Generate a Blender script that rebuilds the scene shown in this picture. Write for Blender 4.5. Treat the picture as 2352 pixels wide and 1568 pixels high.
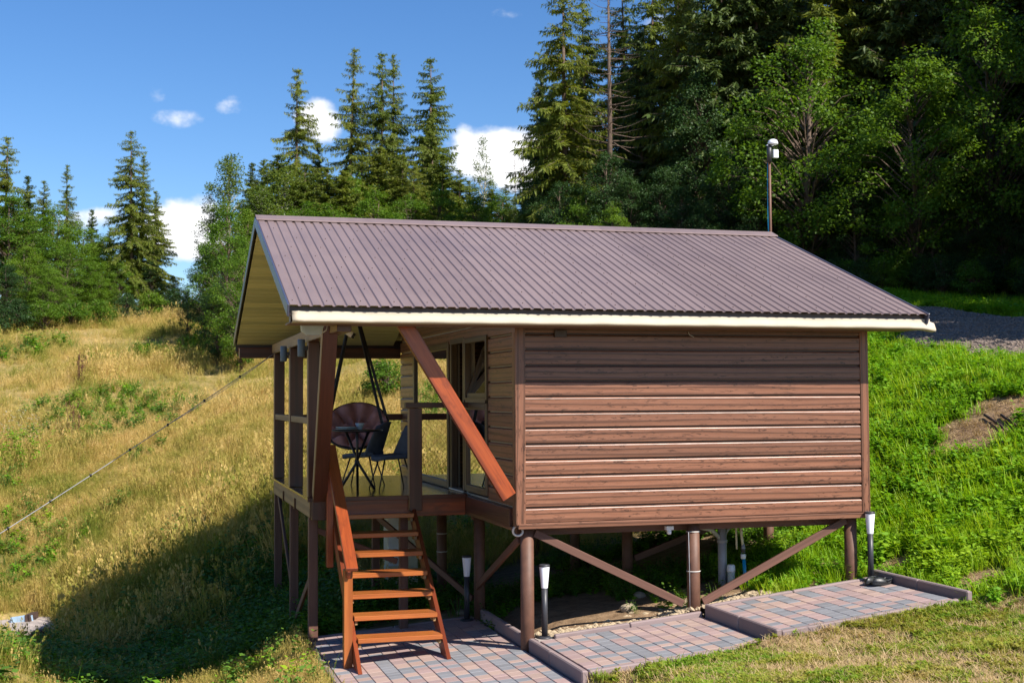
import bpy, bmesh, math, random
import numpy as np
from mathutils import Vector, Matrix, Euler
random.seed(7); RNG = np.random.default_rng(7)
R = math.radians
sc = bpy.context.scene
for o in list(bpy.data.objects): bpy.data.objects.remove(o)
COL = sc.collection

# ------------------------------------------------------------------ camera
CAM = np.array([-3.938, -13.615, 1.354]); YAW, PITCH, ROLL, FPX = -.278, .04367, -.00513, 3000.0
cd = bpy.data.cameras.new('camera'); cam = bpy.data.objects.new('camera', cd); COL.objects.link(cam)
cy_, sy_ = math.cos(YAW), math.sin(YAW); cp_, sp_ = math.cos(PITCH), math.sin(PITCH)
Fv = Vector((-sy_*cp_, cy_*cp_, sp_)); Rv = Vector((cy_, sy_, 0)); Uv = Rv.cross(Fv)
R2 = math.cos(ROLL)*Rv + math.sin(ROLL)*Uv; U2 = -math.sin(ROLL)*Rv + math.cos(ROLL)*Uv
M = Matrix((R2, U2, -Fv)).transposed().to_4x4(); M.translation = Vector(CAM); cam.matrix_world = M
cd.sensor_width = 36; cd.lens = 36*FPX/2352; cd.clip_start = .1; cd.clip_end = 3000
cd.dof.use_dof = True; cd.dof.focus_distance = 15.0; cd.dof.aperture_fstop = 3.2
sc.camera = cam
cyc = sc.cycles; cyc.max_bounces = 6; cyc.diffuse_bounces = 3; cyc.glossy_bounces = 3; cyc.transmission_bounces = 3; cyc.transparent_max_bounces = 6; cyc.caustics_reflective = False; cyc.caustics_refractive = False
sc.render.resolution_x, sc.render.resolution_y = 1024, 682

# ------------------------------------------------------------------ sky, sun, exposure
SUN = Vector((.40, -.60, .69)).normalized()
w = bpy.data.worlds.new('World'); sc.world = w; w.use_nodes = True
nt = w.node_tree; N = nt.nodes; L = nt.links; N.clear()
out = N.new('ShaderNodeOutputWorld'); bg = N.new('ShaderNodeBackground'); bg.inputs[1].default_value = .09
sky = N.new('ShaderNodeTexSky'); sky.sky_type = 'NISHITA'; sky.sun_disc = False
sky.sun_elevation = math.asin(SUN.z); sky.sun_rotation = math.atan2(SUN.x, SUN.y)
sky.altitude = 700; sky.air_density = 1.0; sky.dust_density = .6; sky.ozone_density = 3.5
tc = N.new('ShaderNodeTexCoord')
def wmath(op, a, b=None, clamp=False):
    n = N.new('ShaderNodeMath'); n.operation = op; n.use_clamp = clamp
    for i, v in enumerate((a, b)):
        if v is None: continue
        if isinstance(v, (int, float)): n.inputs[i].default_value = v
        else: L.new(v, n.inputs[i])
    return n.outputs[0]
mp = N.new('ShaderNodeMapping'); mp.inputs['Scale'].default_value = (1, 1, 1.5); L.new(tc.outputs['Generated'], mp.inputs[0])
nz = N.new('ShaderNodeTexNoise'); nz.inputs['Scale'].default_value = 9; nz.inputs['Detail'].default_value = 9; nz.inputs['Roughness'].default_value = .58
L.new(mp.outputs[0], nz.inputs[0])
def pxdir(u, v):
    d = Fv + R2*((u-1176)/FPX) - U2*((v-784)/FPX); return d.normalized()
mask = None
# banks of fair-weather cumulus low over the hills, a few wisps higher up
for u, v, sx, sy, k in ((1185, 345, 185, 95, 1.0), (1075, 330, 60, 60, .5), (735, 285, 62, 66, .95), (395, 525, 120, 85, .95), (230, 500, 120, 45, .75), (900, 330, 190, 60, .55),
                     (1600, 80, 260, 150, .55), (425, 270, 85, 30, .70), (515, 240, 75, 46, .70), (1170, 34, 170, 32, .72), (360, 208, 60, 45, .5), (1075, 330, 60, 70, .85)):
    d = pxdir(u, v); rt = Rv.normalized(); up = d.cross(rt) * -1
    up = rt.cross(d).normalized(); rt = d.cross(up).normalized()
    def dot(vec, s):
        n = N.new('ShaderNodeVectorMath'); n.operation = 'DOT_PRODUCT'; L.new(tc.outputs['Generated'], n.inputs[0]); n.inputs[1].default_value = vec
        return wmath('DIVIDE', n.outputs['Value'], s)
    a = dot(rt, sx/FPX); b = dot(up, sy/FPX); front = dot(d, 1)
    r2 = wmath('ADD', wmath('MULTIPLY', a, a), wmath('MULTIPLY', b, b))
    g = wmath('MULTIPLY', wmath('SUBTRACT', 1, wmath('MULTIPLY', r2, .5), True), wmath('MULTIPLY', wmath('GREATER_THAN', front, 0), k))
    mask = g if mask is None else wmath('MAXIMUM', mask, g)
# the same low cumulus all round the horizon
sx_ = N.new('ShaderNodeSeparateXYZ'); L.new(tc.outputs['Generated'], sx_.inputs[0])
nb = N.new('ShaderNodeTexNoise'); nb.inputs['Scale'].default_value = 3.1; nb.inputs['Detail'].default_value = 3; L.new(tc.outputs['Generated'], nb.inputs[0])
dcam = N.new('ShaderNodeVectorMath'); dcam.operation = 'DOT_PRODUCT'; L.new(tc.outputs['Generated'], dcam.inputs[0]); dcam.inputs[1].default_value = Fv
ring = wmath('MULTIPLY', wmath('SUBTRACT', 1, wmath('ABSOLUTE', wmath('MULTIPLY', wmath('SUBTRACT', sx_.outputs[2], .13), 7)), True), wmath('MULTIPLY', nb.outputs[0], 1.3))
ring = wmath('MULTIPLY', ring, wmath('LESS_THAN', dcam.outputs['Value'], .88))
mask = wmath('MAXIMUM', mask, ring)
dens = wmath('ADD', wmath('MULTIPLY', nz.outputs[0], 2.3), wmath('SUBTRACT', wmath('MULTIPLY', mask, 1.25), 1.92))
cl = N.new('ShaderNodeMapRange'); cl.interpolation_type = 'SMOOTHSTEP'; L.new(dens, cl.inputs[0]); cl.inputs[1].default_value = 0; cl.inputs[2].default_value = .34
mx = N.new('ShaderNodeMix'); mx.data_type = 'RGBA'; L.new(cl.outputs[0], mx.inputs[0]); hs = N.new('ShaderNodeHueSaturation'); hs.inputs['Saturation'].default_value = 1.24; hs.inputs['Hue'].default_value = .506; L.new(sky.outputs[0], hs.inputs['Color']); L.new(hs.outputs[0], mx.inputs[6])
shade = N.new('ShaderNodeMix'); shade.data_type = 'RGBA'; L.new(wmath('MULTIPLY', dens, 2.2, True), shade.inputs[0])
shade.inputs[6].default_value = (5.6, 6.0, 6.8, 1); shade.inputs[7].default_value = (8.3, 8.3, 8.4, 1)
L.new(shade.outputs[2], mx.inputs[7]); L.new(mx.outputs[2], bg.inputs[0]); L.new(bg.outputs[0], out.inputs[0])
sl = bpy.data.lights.new('sun', 'SUN'); so = bpy.data.objects.new('sun', sl); COL.objects.link(so)
sl.energy = 5.0; sl.angle = R(.53); sl.color = (1, .94, .84)
so.rotation_euler = SUN.to_track_quat('Z', 'Y').to_euler(); so.location = SUN*60
vs = sc.view_settings; vs.view_transform = 'Standard'; vs.look = 'None'; vs.exposure = 0.8; vs.gamma = 1; vs.use_curve_mapping = False

# ------------------------------------------------------------------ materials
MATS = {}
def newmat(name):
    m = bpy.data.materials.new(name); m.use_nodes = True; n = m.node_tree.nodes; b = n['Principled BSDF']; MATS[name] = m
    return m, n, m.node_tree.links, b
def ramp(n, l, fac, stops):
    r = n.new('ShaderNodeValToRGB'); l.new(fac, r.inputs[0]); e = r.color_ramp.elements
    while len(e) < len(stops): e.new(.5)
    for i, (p, c) in enumerate(stops): e[i].position = p; e[i].color = (*c, 1)
    return r.outputs[0]
def noise(n, l, vec, scale, detail=4, rough=.55, dist=0):
    t = n.new('ShaderNodeTexNoise'); t.inputs['Scale'].default_value = scale; t.inputs['Detail'].default_value = detail
    t.inputs['Roughness'].default_value = rough; t.inputs['Distortion'].default_value = dist
    if vec is not None: l.new(vec, t.inputs[0])
    return t.outputs[0]
def mixc(n, l, fac, a, b, mode='MIX'):
    x = n.new('ShaderNodeMix'); x.data_type = 'RGBA'; x.blend_type = mode
    for i, v in ((0, fac), (6, a), (7, b)):
        if isinstance(v, (int, float)): x.inputs[i].default_value = v
        elif isinstance(v, tuple): x.inputs[i].default_value = (*v, 1)
        else: l.new(v, x.inputs[i])
    return x.outputs[2]
def mth(n, l, op, a, b=0, clamp=False):
    x = n.new('ShaderNodeMath'); x.operation = op; x.use_clamp = clamp
    for i, v in enumerate((a, b)):
        if isinstance(v, (int, float)): x.inputs[i].default_value = v
        else: l.new(v, x.inputs[i])
    return x.outputs[0]
def bump(n, l, b, h, strength=.3, dist=.01):
    x = n.new('ShaderNodeBump'); x.inputs['Strength'].default_value = strength; x.inputs['Distance'].default_value = dist
    l.new(h, x.inputs['Height']); l.new(x.outputs[0], b.inputs['Normal'])
def coords(n, l, kind='Object', scale=(1, 1, 1), rnd=True):
    t = n.new('ShaderNodeTexCoord'); m = n.new('ShaderNodeMapping'); l.new(t.outputs[kind], m.inputs[0]); m.inputs['Scale'].default_value = scale
    if rnd:
        o = n.new('ShaderNodeObjectInfo'); v = n.new('ShaderNodeVectorMath'); v.operation = 'SCALE'; v.inputs[0].default_value = (17, 11, 23); l.new(o.outputs['Random'], v.inputs[3])
        l.new(v.outputs[0], m.inputs['Location'])
    return m.outputs[0]
def plain(name, c, rough=.5, var=.15, nscale=12, metal=0, bumps=0, spec=.5, coat=0):
    m, n, l, b = newmat(name); v = coords(n, l)
    f = noise(n, l, v, nscale, 5)
    lo = tuple(x*(1-var) for x in c); hi = tuple(min(1, x*(1+var)) for x in c)
    l.new(ramp(n, l, f, ((.3, lo), (.7, hi))), b.inputs['Base Color'])
    b.inputs['Roughness'].default_value = rough; b.inputs['Metallic'].default_value = metal; b.inputs['Specular IOR Level'].default_value = spec; b.inputs['Coat Weight'].default_value = coat
    if bumps: bump(n, l, b, noise(n, l, v, nscale*4, 4), bumps, .005)
    return m
def wood(name, dark, mid, light, rough=.45, ring=7, coat=0, wear=None, spec=.5, streak=1.0, gs=(.55, 9, 9), flame=0, fine=.55):
    # grain runs along local X
    m, n, l, b = newmat(name); v = coords(n, l, scale=gs)
    f1 = noise(n, l, v, 1.6, 4, .6, .6); wv = n.new('ShaderNodeTexWave'); wv.wave_type = 'BANDS'; wv.bands_direction = 'Z'
    wv.inputs['Scale'].default_value = ring*.12; wv.inputs['Distortion'].default_value = 9; wv.inputs['Detail'].default_value = 3; wv.inputs['Detail Scale'].default_value = .8; l.new(v, wv.inputs[0])
    vf = coords(n, l, scale=(gs[0]*2.5, gs[1]*7, gs[2]*7)); f2 = noise(n, l, vf, 2.5, 5, .65)
    c = ramp(n, l, f1, ((.3, mid), (.7, light)))
    c = mixc(n, l, ramp(n, l, wv.outputs['Fac'], ((.62, (0, 0, 0)), (.95, (streak,)*3))), c, dark)
    c = mixc(n, l, ramp(n, l, f2, ((.45, (0, 0, 0)), (.75, (fine,)*3))), c, dark)
    if flame:
        vq = coords(n, l, scale=(7, 40, 40)); fq = noise(n, l, vq, 1.0, 2, .5, 1.2); fm = noise(n, l, coords(n, l, scale=(1.1, 9, 9)), 1.0, 2)
        c = mixc(n, l, mth(n, l, 'MULTIPLY', ramp(n, l, fq, ((.58, (0,)*3), (.64, (flame,)*3), (.72, (0,)*3))), ramp(n, l, fm, ((.42, (0,)*3), (.55, (1,)*3)))), c, tuple(q*.8 for q in dark))
    if wear:
        f3 = noise(n, l, coords(n, l, scale=(1.2, 3, 3)), 2.2, 6, .7); c = mixc(n, l, ramp(n, l, f3, ((.54, (0, 0, 0)), (.66, (.75,)*3))), c, wear)
    ob = n.new('ShaderNodeObjectInfo'); c = mixc(n, l, 1, c, ramp(n, l, ob.outputs['Random'], ((0, (.82,)*3), (1, (1.14, 1.1, 1.06)))), 'MULTIPLY')
    l.new(c, b.inputs['Base Color'])
    rr = mth(n, l, 'ADD', mth(n, l, 'MULTIPLY', f2, .25), rough-.12); l.new(rr, b.inputs['Roughness'])
    b.inputs['Coat Weight'].default_value = coat; b.inputs['Coat Roughness'].default_value = .15; b.inputs['Specular IOR Level'].default_value = spec
    bump(n, l, b, mth(n, l, 'ADD', wv.outputs['Fac'], f2), .25, .002)
    return m
wood('siding', (.045, .019, .011), (.195, .083, .049), (.27, .124, .075), .36, 2.5, spec=.5, gs=(.9, 16, 16), streak=.6, flame=.95, fine=.38)
wood('varnish', (.095, .018, .008), (.26, .048, .014), (.37, .082, .022), .34, 1.6, coat=.2, wear=(.12, .026, .012), streak=.7, fine=.8)
wood('tread', (.15, .036, .01), (.34, .098, .024), (.47, .155, .04), .3, 1.6, coat=.25, streak=.4)
wood('darkwood', (.022, .007, .004), (.065, .018, .009), (.095, .028, .014), .4, 1.6, coat=.15, streak=.5)
wood('palewood', (.12, .075, .035), (.27, .17, .075), (.36, .24, .11), .65, 1.6, streak=.5)  # paler wood, also used for thin boards on left sides of porch timbers
wood('stilt', (.055, .024, .016), (.115, .052, .035), (.16, .075, .052), .6, 1.6, streak=.4)
wood('lining', (.6, .54, .28), (.83, .78, .46), (.87, .83, .52), .55, 1.6, streak=.15)
wood('deckwood', (.035, .016, .010), (.085, .04, .024), (.12, .06, .036), .22, 5, coat=.35)
wood('frame', (.045, .028, .016), (.085, .055, .032), (.12, .08, .045), .4, 5, streak=.5)
plain('stiltround', (.125, .058, .036), .6, .22, 9, bumps=.2)
m, n, l, b = newmat('roofmetal'); v_ = coords(n, l, rnd=False); sx2 = n.new('ShaderNodeSeparateXYZ'); l.new(v_, sx2.inputs[0])
wn = n.new('ShaderNodeTexWhiteNoise'); wn.noise_dimensions = '1D'; l.new(mth(n, l, 'FLOOR', mth(n, l, 'DIVIDE', mth(n, l, 'ADD', sx2.outputs[0], 2.5), 1.15)), wn.inputs['W'])
fs = noise(n, l, coords(n, l, scale=(7, .7, .7), rnd=False), 1.5, 5, .65); fd = noise(n, l, coords(n, l, scale=(1, 1, 1), rnd=False), 1.3, 5, .6)
k_ = ramp(n, l, mth(n, l, 'ADD', mth(n, l, 'MULTIPLY', wn.outputs[0], .22), mth(n, l, 'ADD', mth(n, l, 'MULTIPLY', fs, .4), mth(n, l, 'MULTIPLY', fd, .4))), ((.3, (.165, .118, .112)), (.75, (.232, .172, .165))))
l.new(k_, b.inputs['Base Color']); l.new(mth(n, l, 'ADD', mth(n, l, 'MULTIPLY', fd, .25), .26), b.inputs['Roughness'])
plain('roofdark', (.045, .026, .022), .4, .1, 5)
plain('trimblue', (.055, .06, .10), .3, .1, 4, 0, 0, .8)
plain('awning', (.47, .405, .315), .8, .07, 4, bumps=.15)
plain('soffitbrown', (.17, .105, .085), .6, .12, 6)
plain('blackmetal', (.012, .012, .014), .4, .2, 20)
plain('charcoal', (.035, .036, .043), .45, .15, 15)
plain('whiteplastic', (.78, .80, .85), .35, .03, 8)
plain('shadewhite', (.82, .83, .9), .4, .02, 6)
plain('greypipe', (.30, .31, .36), .4, .08, 8)
plain('greypipelight', (.48, .50, .50), .45, .08, 8)
plain('bluepipe', (.0, .24, .50), .35, .08, 8)
plain('cream', (.62, .58, .43), .6, .08, 5)
plain('velvet', (.085, .105, .15), .9, .2, 8, bumps=.15, spec=.2)
plain('cushion', (.40, .21, .21), .9, .2, 8, bumps=.2, spec=.2)
plain('bluegrey', (.10, .14, .19), .5, .1, 10)
plain('acrylic', (.42, .50, .62), .25, .12, 6, spec=.8)
plain('ceramic', (.42, .55, .66), .25, .03, 5)
plain('cable', (.30, .30, .33), .5, .2, 10)
plain('cablelight', (.6, .58, .55), .5, .1, 10)
plain('zinc', (.6, .6, .6), .35, .1, 10, .7)
plain('rubber', (.02, .021, .023), .42, .25, 20, bumps=.2)
plain('concrete', (.34, .29, .26), .9, .3, 6, bumps=.5)
plain('stone', (.30, .24, .17), .9, .3, 9, bumps=.5)
plain('pebble', (.40, .31, .20), .9, .45, 14, bumps=.4)
plain('interior', (.42, .36, .28), .8, .08, 5)
plain('shirt', (.03, .11, .15), .8, .1, 5)
plain('debriswhite', (.72, .74, .78), .5, .1, 8)
plain('debrisblue', (.30, .42, .55), .5, .15, 8)
plain('debrisred', (.30, .07, .045), .7, .2, 8)
plain('twig', (.05, .028, .022), .9, .3, 10)
plain('graveldark', (.10, .085, .08), .9, .3, 30, bumps=.4)
def pavmat(name, c):
    m, n, l, b = newmat(name); v = coords(n, l)
    oi = n.new('ShaderNodeObjectInfo'); f = noise(n, l, v, 5, 4, .6); g = noise(n, l, v, 140, 3, .7)
    k = ramp(n, l, oi.outputs['Random'], ((0, tuple(x*.82 for x in c)), (1, tuple(x*1.14 for x in c))))
    k = mixc(n, l, mth(n, l, 'MULTIPLY', f, .55), k, tuple((x*.55+.16) for x in c)); k = mixc(n, l, ramp(n, l, g, ((.55, (0,)*3), (.8, (.35,)*3))), k, (.12, .09, .09))
    l.new(k, b.inputs['Base Color']); b.inputs['Roughness'].default_value = .85; bump(n, l, b, g, .4, .003)
pavmat('paverpink', (.325, .215, .20)); pavmat('paverpeach', (.37, .25, .205)); pavmat('pavergrey', (.175, .18, .20)); pavmat('kerb', (.235, .165, .16))
# wave through metal posts
def glassmat():
    m, n, l, b = newmat('glass'); n.remove(b); o = n['Material Output']
    t = n.new('ShaderNodeBsdfTransparent'); t.inputs[0].default_value = (.62, .68, .66, 1); g = n.new('ShaderNodeBsdfGlossy'); g.inputs['Roughness'].default_value = .005
    f = n.new('ShaderNodeFresnel'); f.inputs[0].default_value = 2.1; x = n.new('ShaderNodeMixShader'); l.new(f.outputs[0], x.inputs[0]); l.new(t.outputs[0], x.inputs[1]); l.new(g.outputs[0], x.inputs[2]); l.new(x.outputs[0], o.inputs[0])
glassmat()
def leafmat(name, cols, trans=.35, wscale=.0, rough=.55, spec=.3, tint=None):
    m, n, l, b = newmat(name); o = n['Material Output']
    gi = n.new('ShaderNodeNewGeometry'); oi = n.new('ShaderNodeObjectInfo')
    f = mth(n, l, 'ADD', mth(n, l, 'MULTIPLY', gi.outputs['Random Per Island'], .55), mth(n, l, 'MULTIPLY', oi.outputs['Random'], .45))
    if wscale:
        q = mth(n, l, 'ADD', mth(n, l, 'MULTIPLY', noise(n, l, gi.outputs['Position'], wscale*.55, 3, .6), .55), mth(n, l, 'MULTIPLY', noise(n, l, gi.outputs['Position'], wscale*2.6, 3, .6), .45))
        f = mth(n, l, 'ADD', mth(n, l, 'MULTIPLY', f, .45), mth(n, l, 'SUBTRACT', mth(n, l, 'MULTIPLY', q, 2.6), .98-.05*(name == 'grassdry')), True)
    k = len(cols); c = ramp(n, l, f, [(i/(k-1), x) for i, x in enumerate(cols)])
    l.new(c, b.inputs['Base Color']); b.inputs['Roughness'].default_value = rough; b.inputs['Specular IOR Level'].default_value = spec
    t = n.new('ShaderNodeBsdfTranslucent'); l.new(mixc(n, l, 1, c, (1.0, .95, .45), 'MULTIPLY'), t.inputs[0])
    x = n.new('ShaderNodeMixShader'); x.inputs[0].default_value = trans; l.new(b.outputs[0], x.inputs[1]); l.new(t.outputs[0], x.inputs[2]); l.new(x.outputs[0], o.inputs[0])
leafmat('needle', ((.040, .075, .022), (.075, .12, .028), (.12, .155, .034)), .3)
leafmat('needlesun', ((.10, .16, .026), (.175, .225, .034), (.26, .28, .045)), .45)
leafmat('deadneedle', ((.05, .03, .022), (.09, .055, .035), (.07, .05, .04)), .1)
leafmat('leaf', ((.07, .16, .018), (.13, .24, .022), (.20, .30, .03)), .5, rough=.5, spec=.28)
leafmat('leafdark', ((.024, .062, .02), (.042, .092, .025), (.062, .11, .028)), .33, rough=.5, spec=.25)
leafmat('leafbirch', ((.09, .15, .03), (.15, .22, .038), (.22, .26, .045)), .48)
leafmat('weed', ((.09, .25, .016), (.19, .40, .02), (.34, .50, .025)), .48, .5)
leafmat('weeddark', ((.05, .13, .022), (.10, .21, .026), (.17, .28, .03)), .4, .5)
leafmat('grassdry', ((.12, .19, .02), (.27, .28, .045), (.54, .41, .13), (.72, .52, .23)), .38, .6, .7, .2)
leafmat('grasslush', ((.14, .34, .014), (.26, .48, .016), (.38, .55, .02), (.50, .55, .05)), .5, .9, .5, .3)
leafmat('grasslawn', ((.10, .23, .014), (.19, .31, .02), (.34, .33, .05), (.46, .33, .13)), .4, 1.3, .6, .25)
leafmat('flowerwhite', ((.5, .47, .42), (.6, .55, .5)), .2)
leafmat('seedbrown', ((.08, .03, .02), (.13, .06, .035)), .1)
plain('bark', (.11, .075, .055), .9, .35, 9, bumps=.6)
plain('barkpale', (.30, .25, .19), .85, .35, 9, bumps=.5)
plain('barkbirch', (.5, .48, .42), .8, .4, 5, bumps=.3)

# ------------------------------------------------------------------ object helpers
def link(o): COL.objects.link(o); return o
def tag(o, label=None, cat=None, group=None, kind=None):
    for k, v in (('label', label), ('category', cat), ('group', group), ('kind', kind)):
        if v: o[k] = v
    return o
def empty(name, loc=(0, 0, 0), **k):
    o = bpy.data.objects.new(name, None); o.location = loc; o.empty_display_size = .1; link(o)
    return tag(o, **k)
def adopt(o, p):
    if p is not None:
        o.parent = p
        mw = Matrix.Translation(p.location) if p.parent is None else Matrix.Identity(4)
        if p.parent is None: o.matrix_parent_inverse = mw.inverted()
        else: o.matrix_parent_inverse = WORLD[p.name].inverted()
    return o
WORLD = {}
def put(name, me, p=None, mat=None, matrix=None, smooth=False, **k):
    o = bpy.data.objects.new(name, me); link(o)
    if mat and not me.materials:
        for mm in (mat if isinstance(mat, (list, tuple)) else [mat]): me.materials.append(MATS[mm])
    if smooth: me.polygons.foreach_set('use_smooth', [True]*len(me.polygons))
    WORLD[o.name] = matrix.copy() if matrix is not None else Matrix.Identity(4)
    if matrix is not None: o.matrix_basis = matrix
    adopt(o, p)
    return tag(o, **k)
def mesh(name, v, f, sm=None):
    me = bpy.data.meshes.new(name); me.from_pydata([tuple(x) for x in v], [], f); me.update()
    if sm: me.polygons.foreach_set('use_smooth', [True]*len(me.polygons))
    return me
BOXC = {}
def boxmesh(l, w_, h, bev=.004, key=''):
    k = (round(l, 4), round(w_, 4), round(h, 4), round(bev, 4), key)
    if k in BOXC: return BOXC[k]
    bm = bmesh.new(); bmesh.ops.create_cube(bm, size=1)
    for v in bm.verts: v.co = (v.co.x*l, v.co.y*w_, v.co.z*h)
    if bev: bmesh.ops.bevel(bm, geom=bm.edges[:], offset=bev, segments=1, affect='EDGES')
    me = bpy.data.meshes.new('box'); bm.to_mesh(me); bm.free(); BOXC[k] = me
    return me
def box(name, x0, x1, y0, y1, z0, z1, mat, p=None, bev=.004, **k):
    """axis-aligned block; grain along its longest side"""
    d = (x1-x0, y1-y0, z1-z0); c = Vector(((x0+x1)/2, (y0+y1)/2, (z0+z1)/2)); a = max(range(3), key=lambda i: d[i])
    if a == 0: me = boxmesh(d[0], d[1], d[2], bev, str(mat)); m = Matrix.Translation(c)
    elif a == 1: me = boxmesh(d[1], d[0], d[2], bev, str(mat)); m = Matrix.Translation(c) @ Matrix.Rotation(R(90), 4, 'Z')
    else: me = boxmesh(d[2], d[1], d[0], bev, str(mat)); m = Matrix.Translation(c) @ Matrix.Rotation(R(-90), 4, 'Y')
    return put(name, me, p, mat, m, **k)
def beam(name, p0, p1, w_, h, mat, p=None, up=(0, 0, 1), bev=.004, **k):
    """squared timber from p0 to p1; w_ across, h along 'up'"""
    p0, p1 = Vector(p0), Vector(p1); x = (p1-p0); l = x.length; x.normalize(); y = Vector(up).cross(x).normalized(); z = x.cross(y)
    m = Matrix((x, y, z)).transposed().to_4x4(); m.translation = (p0+p1)/2
    return put(name, boxmesh(l, w_, h, bev, str(mat)), p, mat, m, **k)
def tube_geo(pts, rad, seg=10, caps=True, V=None, F=None):
    V = [] if V is None else V; F = [] if F is None else F
    pts = [Vector(q) for q in pts]; rad = rad if isinstance(rad, (list, tuple)) else [rad]*len(pts); b0 = len(V); nrm = None
    for i, q in enumerate(pts):
        t = (pts[min(i+1, len(pts)-1)]-pts[max(i-1, 0)]).normalized()
        if nrm is None: nrm = t.orthogonal().normalized()
        nrm = (nrm-t*nrm.dot(t)).normalized(); bi = t.cross(nrm)
        for s in range(seg):
            a = 2*math.pi*s/seg; V.append(q+(nrm*math.cos(a)+bi*math.sin(a))*rad[i])
    for i in range(len(pts)-1):
        for s in range(seg):
            a, b = b0+i*seg+s, b0+i*seg+(s+1) % seg; F.append((a, b, b+seg, a+seg))
    if caps: F.append(tuple(b0+s for s in reversed(range(seg)))); F.append(tuple(b0+(len(pts)-1)*seg+s for s in range(seg)))
    return V, F
def tube(name, pts, rad, mat, p=None, seg=10, **k):
    V, F = tube_geo(pts, rad, seg); me = mesh(name, V, F)
    for q in me.polygons: q.use_smooth = len(q.vertices) == 4
    return put(name, me, p, mat, **k)
def lathe(name, prof, c, mat, p=None, seg=24, **k):
    V, F = [], []
    for r_, z in prof:
        for s in range(seg):
            a = 2*math.pi*s/seg; V.append((c[0]+r_*math.cos(a), c[1]+r_*math.sin(a), c[2]+z))
    for i in range(len(prof)-1):
        for s in range(seg):
            a, b = i*seg+s, i*seg+(s+1) % seg; F.append((a, b, b+seg, a+seg))
    F.append(tuple(reversed(range(seg)))); F.append(tuple(range((len(prof)-1)*seg, len(prof)*seg)))
    me = mesh(name, V, F)
    for q in me.polygons: q.use_smooth = len(q.vertices) == 4
    return put(name, me, p, mat, **k)
def pxy(u, d): return (CAM[0]+Fv.x*d+Rv.x*(u-1176)/FPX*d, CAM[1]+Fv.y*d+Rv.y*(u-1176)/FPX*d)
def ztop(u, v, d): return CAM[2]+d*(Fv.z-U2.z*(v-784)/FPX+R2.z*(u-1176)/FPX)
def proj(P):
    q = np.asarray(P)-CAM; z = q@np.array(Fv); return 1176+FPX*(q@np.array(R2))/z, 784-FPX*(q@np.array(U2))/z, z

# ------------------------------------------------------------------ terrain
CTRL = np.array([(-3.9,-13.6,-.25),(2,-6,-.62),(.2,-3.4,-1.02),(-2,-4,-1.2),(-4,-8,-1.0),(-6,-5,-1.6),(-4.2,-4.5,-1.4),(-2.1,1,-1.62),(-2.1,-1.2,-1.6),(0,-1.8,-1.40),(-.2,2.4,-1.42),
 (.3,-1.75,-1.30),(2.2,-1.75,-1.08),(4.4,-1.8,-.80),(6,-3,-.58),(8,-4,-.25),(2.1,.1,-1.04),(4.1,.1,-.78),(2.1,3.2,-1.02),(4.1,6.3,-.75),(2,6.5,-1.1),(0,6.5,-1.45),(-2,6.3,-1.66),(-2,4,-1.72),
 (-2.4,2,-1.75),(-3,3,-2.0),(-4,3.2,-2.35),(-4.1,1.0,-2.2),(-4.2,-1.5,-1.85),(-3.2,1.8,-2.2),(-5.1,1.0,-2.05),(-4,4.6,-2.45),(-4.6,7,-2.6),(-5.1,11,-2.6),(-3.5,10,-1.6),(-1.6,9.4,-.42),(1,9.6,-.4),(-2.7,3.2,-2.1),(-5.8,3.2,-1.72),(-7,6,-2.0),(-9,8,-2.3),(-6.5,-.5,-1.75),(-8,14,-1.3),(-8,25,1.86),(-8,38,4.5),(0,14,.5),(0,25,2.4),(0,38,4.9),(-20,38,4.2),
 (-20,14,-1.2),(-20,0,-2.6),(8,38,6),(5,25,3),(8.9,3.2,1.75),(10.5,3.5,1.85),(10.5,9.2,2.7),(7.6,2.6,1.0),(8.6,7.5,1.75),(14.3,10.3,2.95),(13.4,12.6,3.3),(16.4,18,4.2),(20,10,3.4),(12,3,2.1),(7,1,.35),(5.2,.5,-.5),(5.5,4,0),(6,8,.6),(4,11,.3),(8,14,2.4),
 (10,20,3.9),(20,30,8),(10,32,5.8),(30,30,9.5),(40,10,6),(30,-10,2.2),(15,-8,.8),(20,60,8),(45,60,15),(0,60,5.5),(-30,60,4.5),(0,110,3),(60,110,10),(-60,60,3),(-60,0,-4),(0,-40,1),(60,-40,4)], float)
def tpsU(r2): return .5*r2*np.log(r2+1e-9)
_P = CTRL[:, :2]; _n = len(_P); _K = tpsU(((_P[:, None]-_P[None])**2).sum(-1))+np.eye(_n)*.4
_Q = np.hstack([np.ones((_n, 1)), _P]); _A = np.block([[_K, _Q], [_Q.T, np.zeros((3, 3))]]); _S = np.linalg.solve(_A, np.concatenate([CTRL[:, 2], np.zeros(3)]))
def vnoise(x, y, s, seed=0):
    t = 0
    g = np.random.default_rng(seed)
    for k in range(7):
        a = g.uniform(0, 6.28); f = s*g.uniform(.6, 1.7); t = t+np.sin((x*np.cos(a)+y*np.sin(a))*f+g.uniform(0, 6.28))
    return t/7
PLAT = (('a', -1.93, .10, -3.2, 2.35), ('b', .24, 2.14, -1.62, -.02), ('c', 2.28, 4.30, -1.62, -.02))
def platz(n, x): return {'a': -1.365+.08*(x-.1), 'b': -1.255+.085*(x-.24), 'c': -.985+.108*(x-2.28)}[n]
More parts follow.
